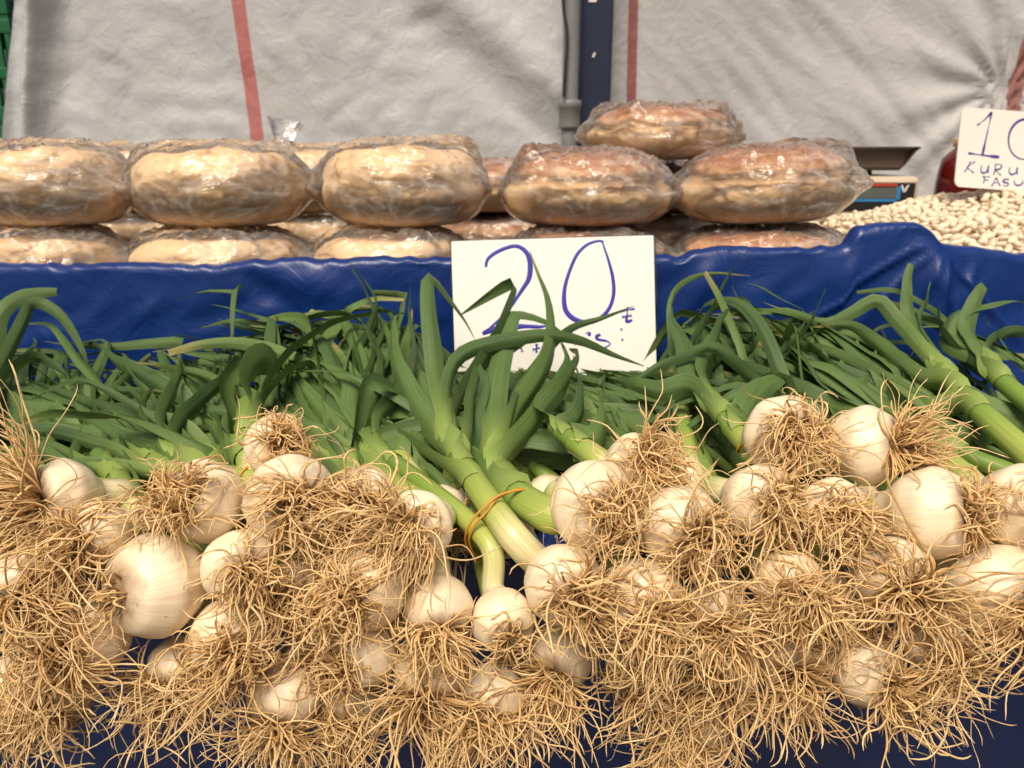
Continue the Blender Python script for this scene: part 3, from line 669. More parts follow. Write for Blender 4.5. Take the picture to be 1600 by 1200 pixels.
def card20():
    TL, TR, BL = PY(705, 377, .845), PY(1021, 367.5, .845), PY(709, 592, .806)
    W = np.linalg.norm(TR-TL); eu = nrm(TR-TL); ev = TL-BL; ev = nrm(ev-eu*np.dot(ev, eu)); H = np.linalg.norm(TL-BL)
    nv_ = np.cross(eu, ev); nv_ = nv_ if nv_[1] < 0 else -nv_
    base = BL+eu*W/2
    root = thing('price_card', 'white price card marked twenty, standing in the garlic leaves', 'price card', tuple(base))
    tf = lambda u, v: TL+eu*u+ev*v
    slab('card', rounded(W, H, .0015, 3), tf, -.0008, 0, nv_, M['card'], root)
    e = .0028
    slab('clear_sleeve', [(-e+.001, e-.001), (-e+.001, -H-e), (W+e, -H-e), (W+e, e-.001)], tf, -.0013, -.0009, nv_, M['sleeve'], root)
    zt = lambda X, Y: tf((X-62)/1415*W, -(Y-52)/955*H)+nv_*.0001
    L = [{'w': .0042, 'p': [(298, 238), (315, 183), (380, 135), (480, 100), (540, 106), (590, 150), (610, 220), (600, 320), (550, 400), (430, 560), (340, 640), (262, 698)]},
         {'w': .0056, 'p': [(262, 698), (340, 670), (440, 660), (560, 655), (660, 662), (725, 655)]},
         {'w': .0040, 'p': [(1128, 88), (1090, 80), (1010, 105), (940, 170), (890, 270), (855, 370), (841, 460), (850, 550), (900, 610), (980, 640), (1060, 630), (1120, 590), (1165, 530), (1190, 440), (1185, 330), (1160, 220), (1135, 140), (1118, 84)]},
         [(1286, 540), (1280, 600), (1276, 642), (1316, 634)], [(1232, 572), (1334, 556)], [(1244, 612), (1312, 602)],
         [(1236, 690), (1239, 705)], [(1246, 762), (1238, 776)],
         [(985, 716), (1008, 712), (1014, 722), (1004, 734)], [(930, 752), (950, 775), (975, 792)],
         [(1090, 728), (1064, 738), (1070, 760), (1130, 774), (1156, 792), (1140, 810), (1105, 822)],
         [(640, 780), (638, 842)], [(612, 820), (662, 808)], [(528, 800), (538, 834)], [(716, 762), (722, 806)], [(884, 706), (892, 716)]]
    strokes(root, 'pen_stroke', L, zt, .0028, M['ink'], nv_)
card20()
def card10():
    Y0 = 1.13; sc = depth(PY(1550, 230, Y0))/FPX/4.616; O = PY(1280+1030/4.616, 140+125/4.616, Y0)
    a = math.radians(-4.0); eu = np.array([math.cos(a), 0, math.sin(a)]); ev = np.array([-.035, .06, 1.0]); ev = nrm(ev); nv_ = np.cross(eu, ev); nv_ = -nv_ if nv_[1] > 0 else nv_
    W, H = 900*sc, 548*sc
    bx = PY(1590, 300, Y0)[0]
    root = thing('price_card', 'rounded white price card for the beans with violet writing', 'price card', (bx, Y0+.004, 1.06))
    tf = lambda u, v: O+eu*u+ev*v
    slab('card', rounded(W, H, 46*sc), tf, -.002, 0, nv_, M['card'], root)
    V, Q = boxv(PY(1579, 300, Y0)[0], PY(1579, 300, Y0)[0]+.03, Y0+.004, Y0+.012, 1.06, PY(1580, 250, Y0)[2]); part('holder', V, Q, M['white'], root, smooth=False)
    ca, sa = math.cos(-a), math.sin(-a)
    def zt(X, Y):
        dx, dy = X-1030, Y-125; u = (dx*ca+dy*sa)*sc; v = -(-dx*sa+dy*ca)*sc; return tf(u, v)+nv_*.0001
    ell = [(1492+118*math.cos(t), 345+137*math.sin(t)) for t in np.linspace(-1.2, 5.2, 22)]
    L = [{'w': .0029, 'p': [(1142, 250), (1195, 212), (1246, 160)]}, {'w': .0029, 'p': [(1246, 160), (1215, 320), (1188, 458)]}, {'w': .0036, 'p': [(1085, 440), (1200, 455), (1312, 468)]}, {'w': .0028, 'p': ell},
         [(1105, 498), (1064, 572)], [(1136, 498), (1078, 540)], [(1078, 540), (1130, 576)],
         [(1187, 522), (1182, 560), (1200, 578), (1226, 566), (1238, 524)], [(1238, 524), (1236, 578)],
         [(1290, 515), (1278, 590)], [(1286, 516), (1326, 520), (1326, 546), (1284, 556)], [(1284, 556), (1330, 594)],
         [(1392, 535), (1390, 572), (1412, 588), (1440, 574), (1448, 538)], [(1448, 538), (1450, 588)],
         [(1212, 604), (1206, 648)], [(1196, 604), (1250, 604)], [(1206, 628), (1238, 626)],
         [(1266, 672), (1296, 610)], [(1296, 610), (1328, 668)], [(1276, 646), (1318, 646)],
         [(1392, 622), (1358, 622), (1352, 640), (1386, 650), (1380, 668), (1344, 664)],
         [(1430, 628), (1436, 656), (1462, 664), (1490, 652), (1494, 630)]]
    strokes(root, 'pen_stroke', L, zt, .0021, M['ink_v'], nv_)
card10()

# ------------------------------------------------------------------ green garlic
def yrow(py): return float(np.interp(py, [600, 650, 700, 760, 800, 850, 900, 950, 1000, 1100, 1200], [.56, .54, .515, .487, .468, .452, .443, .438, .434, .430, .428]))
# px, py, diameter px, root direction (right, up, towards viewer), stem node px (or None), options, label
BUL = [
 (432, 712, 104, (.62, .18, .72), 'D', dict(n=80, L=.045), 'small garlic bulb on top of the heap below a broad upright stem, roots turned sideways'),
 (104, 782, 118, (-.52, .16, .85), (-60, 640), dict(n=230, L=.085, comb=(-.34, .12, .0), curl=.5, spread=1.3), 'garlic bulb with a dense combed beard of pale roots at the heap end'),
 (150, 830, 104, (-.50, -.3, .85), (10, 650), dict(n=130, L=.07, comb=(-.25, -.1, .0)), 'half covered garlic bulb with dark root base beside the combed beard'),
 (312, 806, 138, (-.45, .10, .88), (205, 655), dict(n=105, L=.058, up=.35), 'garlic bulb with wild upright roots above a bulb with a cropped root plate'),
 (452, 795, 148, (.50, -.05, .86), 'E', dict(n=100, L=.055), 'plump garlic bulb directly beneath the small top bulb, curly roots in front'),
 (545, 785, 104, (.12, -.45, .88), (500, 660), dict(n=110, L=.06), 'garlic bulb showing only its crown above a curtain of tangled roots'),
 (262, 905, 168, (-.55, -.02, .80), (150, 690), dict(n=26, L=.026, spread=.9), 'largest garlic bulb with roots cropped to a dark stub'),
 (640, 842, 118, (-.30, -.05, .92), (560, 670), dict(n=130, L=.065, comb=(-.25, -.1, .1)), 'garlic bulb with roots swept aside, next to the banded stems'),
 (612, 925, 132, (-.50, -.12, .85), (540, 680), dict(n=110, L=.055), 'pale garlic bulb low in the tangle with a dark hollow root base'),
 (378, 880, 120, (.52, -.10, .80), (330, 680), dict(n=80, L=.05), 'garlic bulb wedged beside the one with cropped roots'),
 (352, 968, 130, (.30, -.45, .80), (330, 700), dict(n=120, L=.07), 'shaded garlic bulb with long pale roots looping downwards'),
 (592, 1010, 104, (-.6, -.3, .7), (560, 720), dict(n=50, L=.05), 'smooth garlic bulb hanging low over the dark blue sheet'),
 (662, 1035, 118, (-.05, -.80, .60), (640, 720), dict(n=75, L=.075, curl=.5), 'garlic bulb with straight roots hanging like a broom'),
 (704, 952, 112, (.15, -.70, .70), (640, 700), dict(n=95, L=.06), 'garlic bulb below the tied stems with roots falling straight down'),
 (776, 945, 108, (.28, -.55, .80), 'C', dict(n=42, L=.03), 'garlic bulb on the thin banded stem, short dark roots'),
 (852, 915, 132, (.48, -.22, .84), 'A', dict(n=110, L=.065, comb=(.12, .02, .1)), 'ribbed garlic bulb on the thick banded stem, roots bursting forward'),
 (936, 805, 150, (.52, -.02, .82), 'B', dict(n=85, L=.06, up=.12), 'round clean garlic bulb on a stem bent under the rubber band'),
 (982, 738, 100, (.55, .20, .78), 'F', dict(n=130, L=.06, up=.3), 'garlic bulb tucked behind the round clean bulb with bushy roots'),
 (1048, 832, 138, (.48, -.35, .80), (960, 660), dict(n=100, L=.058), 'garlic bulb with dark soil at its curling roots, beside the round clean bulb'),
 (1000, 925, 138, (.30, -.40, .85), (930, 690), dict(n=120, L=.06), 'garlic bulb mostly hidden beneath straggling roots in the heap middle'),
 (1236, 685, 136, (.12, .12, .95), 'G', dict(n=110, L=.058), 'topmost garlic bulb, its roots spilling over its own face'),
 (1340, 695, 130, (.72, .06, .66), (1250, 590), dict(n=120, L=.06, comb=(.28, .12, 0), curl=.6), 'garlic bulb paired with the topmost one, roots flaring sideways'),
 (1194, 785, 122, (.45, -.12, .85), (1080, 650), dict(n=110, L=.055), 'garlic bulb tucked under the topmost pair with dark curly roots'),
 (1290, 800, 116, (.10, -.20, .90), (1180, 650), dict(n=120, L=.05), 'garlic bulb hidden by curls directly under the topmost pair'),
 (1458, 806, 148, (.70, .12, .70), (1260, 690), dict(n=90, L=.04), 'speckled garlic bulb lying sideways, tidy root tuft at its end'),
 (1588, 812, 146, (.40, .05, .85), 'I', dict(n=80, L=.05), 'garlic bulb next to the speckled one at the heap end'),
 (1545, 925, 158, (.38, -.25, .88), (1470, 690), dict(n=120, L=.085, comb=(-.05, -.1, .1)), 'wide garlic bulb below the speckled one with long swirling roots'),
 (1392, 895, 128, (.18, -.40, .90), (1300, 680), dict(n=120, L=.065), 'garlic bulb with an open dark root centre beneath the speckled one'),
 (1232, 915, 118, (.10, -.15, .95), (1160, 680), dict(n=130, L=.06), 'garlic bulb veiled in fine roots in the lower heap'),
 (1352, 1045, 116, (.58, -.35, .72), (1260, 720), dict(n=80, L=.06, comb=(.2, -.05, 0)), 'lowest garlic bulb with roots fanning over the dark blue sheet'),
 (1116, 958, 106, (-.10, -.40, .88), (1050, 690), dict(n=130, L=.065), 'garlic bulb covered in wiry roots below the soil-stained one'),
 (60, 925, 140, (.35, -.30, .85), (-40, 680), dict(n=130, L=.075, comb=(.1, -.1, 0)), 'garlic bulb under the combed beard with shaggy brown roots'),
 (140, 985, 124, (-.50, -.30, .80), (60, 700), dict(n=110, L=.07), 'garlic bulb peeking from below the shaggy brown roots'),
 (92, 1072, 112, (-.10, -.60, .75), (20, 720), dict(n=120, L=.06), 'lower garlic bulb with a ragged root mop over the dark sheet'),
 (446, 1085, 118, (-.10, -.75, .62), (400, 720), dict(n=95, L=.07, curl=.6), 'low garlic bulb with a stiff downward brush of roots'),
 (760, 1085, 112, (-.25, -.55, .75), (720, 720), dict(n=110, L=.07), 'low garlic bulb half seen through hanging roots, below the tied bunch'),
 (1480, 985, 104, (.2, -.6, .75), (1420, 720), dict(n=90, L=.06), 'garlic bulb under the wide one, brown roots falling'),
]
LOW = ['garlic bulb under the shaded one, long roots draping over the dark sheet', 'garlic bulb buried behind curls beside the smooth low-hanging bulb', 'bottom garlic bulb between the broom-like roots and the stiff root brush', 'garlic bulb hidden below the ribbed bulb of the thick banded stem', 'low garlic bulb hidden under the bulb with straggling roots', 'garlic bulb whose long combed roots sweep sideways at the heap bottom', 'garlic bulb hidden beside the lowest one with fanning roots', 'bottom garlic bulb beneath the long combed roots', 'garlic bulb beside the ragged root mop at the heap end', 'garlic bulb lost in curls beneath the plump bulb', 'garlic bulb between the veiled one and the open dark root centre', 'garlic bulb lost in the tangle below the bulb showing only its crown']
for q_, (x, y, d, rd, L, cb) in enumerate([(285, 1045, 112, (-.1, -.55, .8), .08, None), (520, 1000, 112, (-.05, -.45, .88), .07, None), (545, 1100, 108, (.0, -.6, .75), .065, None), (870, 1030, 112, (-.2, -.4, .85), .075, (-.1, -.1, 0)),
      (1000, 1040, 112, (-.1, -.45, .85), .075, None), (1130, 1045, 116, (-.35, -.4, .82), .095, (-.3, -.06, 0)), (1235, 1030, 112, (-.15, -.4, .85), .07, None), (1080, 1130, 112, (-.3, -.5, .75), .07, (-.25, -.1, 0)),
      (10, 1080, 116, (.1, -.5, .8), .06, None), 
      (470, 930, 110, (.1, -.2, .95), .06, None), (1310, 950, 104, (.1, -.3, .9), .06, None), (550, 870, 108, (-.1, -.25, .93), .055, None)]):
    BUL.append((x, y, d, rd, None, dict(n=110, L=L*.86, comb=cb) if cb else dict(n=110, L=L*.86), LOW[q_]))
plants = []
for (px, py, d, rd, stem, opt, lab) in BUL:
    Y = yrow(py)+(.02 if lab in LOW else 0); c = PY(px, py, Y); r = d/2*depth(c)/FPX
    plants.append(dict(c=c, r=r, a=-camvec(rd[0]*.85, rd[1]*(.85 if py > 860 or isinstance(stem, str) else .5), rd[2]), stem=stem, opt=opt, lab=lab, px=px, py=py))
nvis = len(plants)
# plants whose bulbs are out of sight: deep in the heap or along the shelf beyond the picture
for k in range(44):
    x = -.43+.86*k/43+rng.normal()*.008; c = np.array([x, .55+.03*rng.random(), .862])
    plants.append(dict(c=c, r=.021, a=nrm([rng.normal()*.15-.1, .95, .05]), stem=None, opt=dict(n=14, L=.035, inner=True), lab='green garlic plant buried in the heap with only leaves showing', px=0, py=0))
for sgn in (-1, 1):
    for k in range(9):
        c = np.array([sgn*(.405+.045*(k//2)), .47+.045*(k % 2)+.01*rng.random(), .872+.035*((k+1) % 2)])
        plants.append(dict(c=c, r=.023, a=nrm([-.25*sgn*(sgn > 0)+rng.normal()*.1, .95, .1]), stem=None, opt=dict(n=30, L=.05, side=True), lab='green garlic plant lying further along the shelf, leaves reaching into the heap' if sgn < 0 else 'green garlic plant lying along the shelf below the beans', px=0, py=0))
# settle overlaps between bulbs
C = np.array([p['c'] for p in plants]); RR = np.array([p['r'] for p in plants]); free = np.array([.35 if i < 38 else 1.0 for i in range(len(plants))])
for it in range(60):
    D = C[:, None]-C[None]; L = np.linalg.norm(D, axis=2)+np.eye(len(C)); ov = (RR[:, None]+RR[None])*.93-L; ov[np.eye(len(C), dtype=bool)] = 0; ov = np.maximum(ov, 0)
    mv = (D/L[..., None]*ov[..., None]*.5*(free[:, None]/(free[:, None]+free[None]))[..., None])
    mv[..., 1] = np.where(mv[..., 1] > 0, mv[..., 1]*1.3, mv[..., 1]*.7); C = C+mv.sum(1)*.5
for p, c in zip(plants, C): p['c'] = c
AX = np.array([p['a'] for p in plants])
SQ = .90
def make_bulb(p, root):
    r, a = p['r'], p['a']; sd_ = rng.random()*50; nu, nv = 44, 26
    e1 = nrm(np.cross(a, [.3, .2, .9])); e2 = np.cross(a, e1); th = np.linspace(0, 2*math.pi, nu, endpoint=False)
    # profile along the axis: root plate, belly, shoulder, neck
    t = np.linspace(0, 1, nv); h = np.interp(t, [0, .06, .2, .45, .7, .85, 1], [-.80, -.86, -.72, -.10, .55, .88, 1.28]); w = np.interp(t, [0, .06, .2, .45, .7, .85, 1], [0, .26, .70, 1.0, .80, .50, .34])
    ker = np.array([.25, .5, .25])
    for _ in range(2): h[1:-1] = np.convolve(h, ker, 'valid'); w[1:-1] = np.convolve(w, ker, 'valid')
    V = np.zeros((nv, nu, 3)); ncl = rng.integers(6, 10); amp = .012+.055*rng.random()**2
    for i in range(nv):
        for j, b in enumerate(th):
            k = 1+amp*(abs(math.sin(b*ncl/2+sd_))-.6)*math.sin(math.pi*min(1, t[i]*1.25))+.03*nz(math.cos(b)*1.3+sd_, math.sin(b)*1.3, h[i]*1.2)
            V[i, j] = p['c']+a*h[i]*r*SQ+(e1*math.cos(b)+e2*math.sin(b))*w[i]*r*k
    part('bulb', V.reshape(-1, 3), gridq(nu, nv, True), M['bulb'], root, {'along': np.repeat(t, nu), 'around': np.tile(th/(2*math.pi), nv)})
    return p['c']+a*1.05*r*SQ
def make_roots(p, root, idx):
    o = p['opt']; N = int(o['n']*(1.85 if o['n'] > 60 else 1.3)); S = 15; Lm = o['L']*.86; c, r, a = p['c'], p['r'], p['a']; rd = -a
    e1 = nrm(np.cross(rd, [.3, .2, .9])); e2 = np.cross(rd, e1)
    rr = np.sqrt(rng.random(N))*.30*r; an = rng.random(N)*2*math.pi
    ring = np.cos(an)[:, None]*e1+np.sin(an)[:, None]*e2
    P = c+rd*r*SQ*.80+ring*rr[:, None]
    spread = o.get('spread', 1.15)*(.25+.75*rr/(.30*r))
    D = rd*np.cos(spread)[:, None]+ring*np.sin(spread)[:, None]+rng.normal(size=(N, 3))*.18; D /= np.linalg.norm(D, axis=1)[:, None]
    Ls = Lm*(.35+.85*rng.random(N)**.8)*np.where(rng.random(N) < .06, 1.35, 1.0); curl = o.get('curl', 1.0)
    ncl = max(5, N//9); cl = (an/(2*math.pi)*ncl).astype(int) % ncl; D = D+(rng.normal(size=(ncl, 3))*.28)[cl]; D /= np.linalg.norm(D, axis=1)[:, None]; oc = rng.normal(size=(ncl, 3))
    Ls = Ls*(.7+.55*rng.random(ncl))[cl]
    om = rng.normal(size=(N, 3)); gz = np.array([0, 0, -1.0]); cv = o.get('comb'); cv = (Rv*cv[0]+Uv*cv[1]-Fv*cv[2]) if cv else 0
    pts = [P]; near = [k for k in range(len(plants)) if np.linalg.norm(plants[k]['c']-c) < .15]
    Cn, Rn, An = C[near], RR[near], AX[near]
    for s in range(S):
        om = .66*om+.75*rng.normal(size=(N, 3)); oc = .8*oc+.6*rng.normal(size=(ncl, 3))
        kick = (rng.random(N) < .07)[:, None]*rng.normal(size=(N, 3))*.75*curl
        grav = (.06+.09*s/S) - o.get('up', 0)*.5*(s < 6)
        D = D+om*.19*curl+oc[cl]*.19*curl+kick+gz*grav+cv*np.array(.55); D /= np.linalg.norm(D, axis=1)[:, None]
        P = P+D*(Ls/S)[:, None]
        for q in range(len(Cn)):
            d = P-Cn[q]; al = d@An[q]; perp = d-al[:, None]*An[q]; m_ = np.sqrt((perp**2).sum(1)+(al/SQ)**2); lim = Rn[q]*1.04
            if s < 2 and near[q] == idx: continue
            f = np.where(m_ < lim, lim/np.maximum(m_, 1e-5), 1.0); f = np.minimum(f, 1.6); P = Cn[q]+d*f[:, None]
        P = P.copy(); mask = (P[:, 1] > .50) & (P[:, 2] < SHELF+.004); P[mask, 1] = np.minimum(P[mask, 1], .50)
        pts.append(P)
    W = np.stack(pts, 1)                                             # N,S+1,3
    W[:, 1:-1] = .25*W[:, :-2]+.5*W[:, 1:-1]+.25*W[:, 2:]
    T = np.gradient(W, axis=1); T /= np.linalg.norm(T, axis=2)[..., None]+1e-9
    n = np.cross(T[:, 0], rng.normal(size=(N, 3))); sides = 4; th = np.linspace(0, 2*math.pi, sides, endpoint=False); VV = []
    rad0 = .00040+.00062*rng.random(N)**1.4; tt = np.linspace(0, 1, S+1)
    for s in range(S+1):
        n = n-T[:, s]*(n*T[:, s]).sum(1)[:, None]; n /= np.linalg.norm(n, axis=1)[:, None]+1e-9; b = np.cross(T[:, s], n)
        rs = rad0*(1.15-.62*tt[s])*(1+.16*rng.normal(size=N)*(0 < s < S)); rs = rs if s < S else rs*.35
        VV.append(W[:, s, None]+rs[:, None, None]*(np.cos(th)[None, :, None]*n[:, None]+np.sin(th)[None, :, None]*b[:, None]))
    V = np.stack(VV, 1).reshape(-1, 3); q0 = gridq(sides, S+1, True); Q = (q0[None]+(np.arange(N)*sides*(S+1))[:, None, None]).reshape(-1, 4)
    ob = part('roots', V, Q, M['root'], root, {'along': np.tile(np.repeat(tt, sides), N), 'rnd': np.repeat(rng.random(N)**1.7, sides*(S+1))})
    ob['kind'] = 'stuff'
def make_stem(pts, root, r0, r1, nodes):
    n = max(30, int(10*len(pts))); P = catmull(pts, n); t = np.linspace(0, 1, n)
    rad = r0*1.12+(r1-r0*1.12)*t**.7
    for nd in nodes: rad = rad*(1+.10*np.exp(-((t-nd)/.02)**2)-.05*np.where(t > nd, 1, 0))
    V, Q, al, an = tube(P, rad, 16); V = V+0.0
    part('stem', V, Q, M['stem'], root, {'along': al, 'around': an}); return P, rad
def make_leaf(P, root, r0, wl, n0, cut=False, twist=0.0):
    P = np.asarray(P, float); n = len(P); T, N, B = frames(P, n0); t = np.linspace(0, 1, n); m = 9
    tw = twist*t**1.3; N2 = N*np.cos(tw)[:, None]+B*np.sin(tw)[:, None]; B2 = np.cross(T, N2)
    arc = np.concatenate([[0], np.cumsum(np.linalg.norm(np.diff(P, axis=0), axis=1))]); Lt = arc[-1]; ta = arc
    phi = np.interp(ta, [0, .010, .026, .055, max(.7*Lt, .06), max(Lt, .07)], [2.3, 1.5, .66, .30, .22, .16]); w0 = 2*2.3*r0; keel = np.interp(t, [0, .1, .3, .7, 1], [0, .05, .13, .10, .06])
    body = np.where(t < .35, 1.0, 1-np.clip((t-.35)/.65, 0, 1)**1.7*(.62 if cut else .95))
    wl = wl*1.12; wid = w0+(wl-w0)*sstep(0, .032, ta); wid = wid*body
    R = wid/(2*phi); u = np.linspace(-1, 1, m); V = np.zeros((n, m, 3))
    for j, uu in enumerate(u):
        an = phi*uu; V[:, j] = P+R[:, None]*(np.sin(an)[:, None]*B2+((1-np.cos(an)))[:, None]*N2)+N2*(keel*wid*abs(uu))[:, None]
    ph = rng.random()*6; V += (N2*(.0009*np.sin(t*23+ph)*sstep(.2, .5, t))[:, None])[:, None]*np.abs(u)[None, :, None]
    o = part('leaf', V.reshape(-1, 3), gridq(m, n), M['leaf'], root, {'along': np.repeat(t, m), 'around': np.tile((u+1)/2, n)})
    return o
def leaf_from(Pst, rst, ts, pts, root, wl, cut=False, twist=0.0, n=26):
    i = int(ts*(len(Pst)-1)); i = min(max(i, 1), len(Pst)-2); s0 = Pst[i]; T = nrm(Pst[i+1]-Pst[i-1]); r0 = rst[i]*1.05
    tgt = np.mean(pts[:2], axis=0) if len(pts) > 1 else pts[0]; side = tgt-s0; side = side-T*np.dot(side, T); side = nrm(side) if np.linalg.norm(side) > 1e-4 else nrm(np.cross(T, [0, 0, 1]))
    st0 = s0-T*.012+side*r0; st1 = s0+T*.010+side*r0*1.02
    return make_leaf(catmull(np.vstack([[st0], [st1], pts]), n), root, r0, wl, -side, cut, twist)
def heap(x, y):
    g_ = np.interp(x, [-.75, -.42, -.30, -.20, -.09, -.06, .15, .20, .6], [.15, .15, .45, 1, .8, .0, .0, .85, .85])
    return .058*float(g_)*float(sstep(.62, .80, y))
def pile_z(y): return .872+.12*max(0, y-.52)
def auto_leaf(Pst, rst, ts, root, L, lift, drift, floor, wl):
    i = int(ts*(len(Pst)-2)); i = max(1, i); T = nrm(Pst[i+1]-Pst[i-1]); s = nrm(np.cross(T, [0, 0, 1]))*random.choice((-1, 1))
    side = nrm(s*(.6+.5*random.random())+np.array([0, 0, 1])*lift*random.random())
    D = nrm(T+side*.55*random.random()+np.array([drift, 0, 0])); p = Pst[i]+T*.02+side*rst[i]*1.4; n = 9; out = []; om = rng.normal(size=3)*.1; hk = random.random()**.7
    D = nrm(D+np.array([0, 0, lift*.35]))
    for k in range(n):
        out.append(p.copy()); om = .7*om+rng.normal(size=3)*.10; D = nrm(D+om*.6+np.array([drift*.10, 0, -.10-.04*k*lift])); p = p+D*L/n
        zf = floor+pile_z(p[1])-.872+heap(p[0], p[1])*hk
        if p[2] < zf: p[2] = zf+.002*random.random(); D[2] = abs(D[2])*.25
        if p[2] > zf+.065: D[2] = -.15
        if D[1] < .04: D[1] = .04+.2*random.random(); D = nrm(D)
        if -.085 < p[0] < .175 and p[1] > .68: p[2] = min(p[2], .917)
        lim = BACK_Y-.035-.03*random.random()
        if p[1] > lim: p[1] = lim; D = nrm(np.array([D[0]+math.copysign(.5, D[0]+drift), -.05, .35*random.random()]))
    return leaf_from(Pst, rst, ts, np.array(out), root, wl, random.random() < .35, rng.normal()*.9, 24)

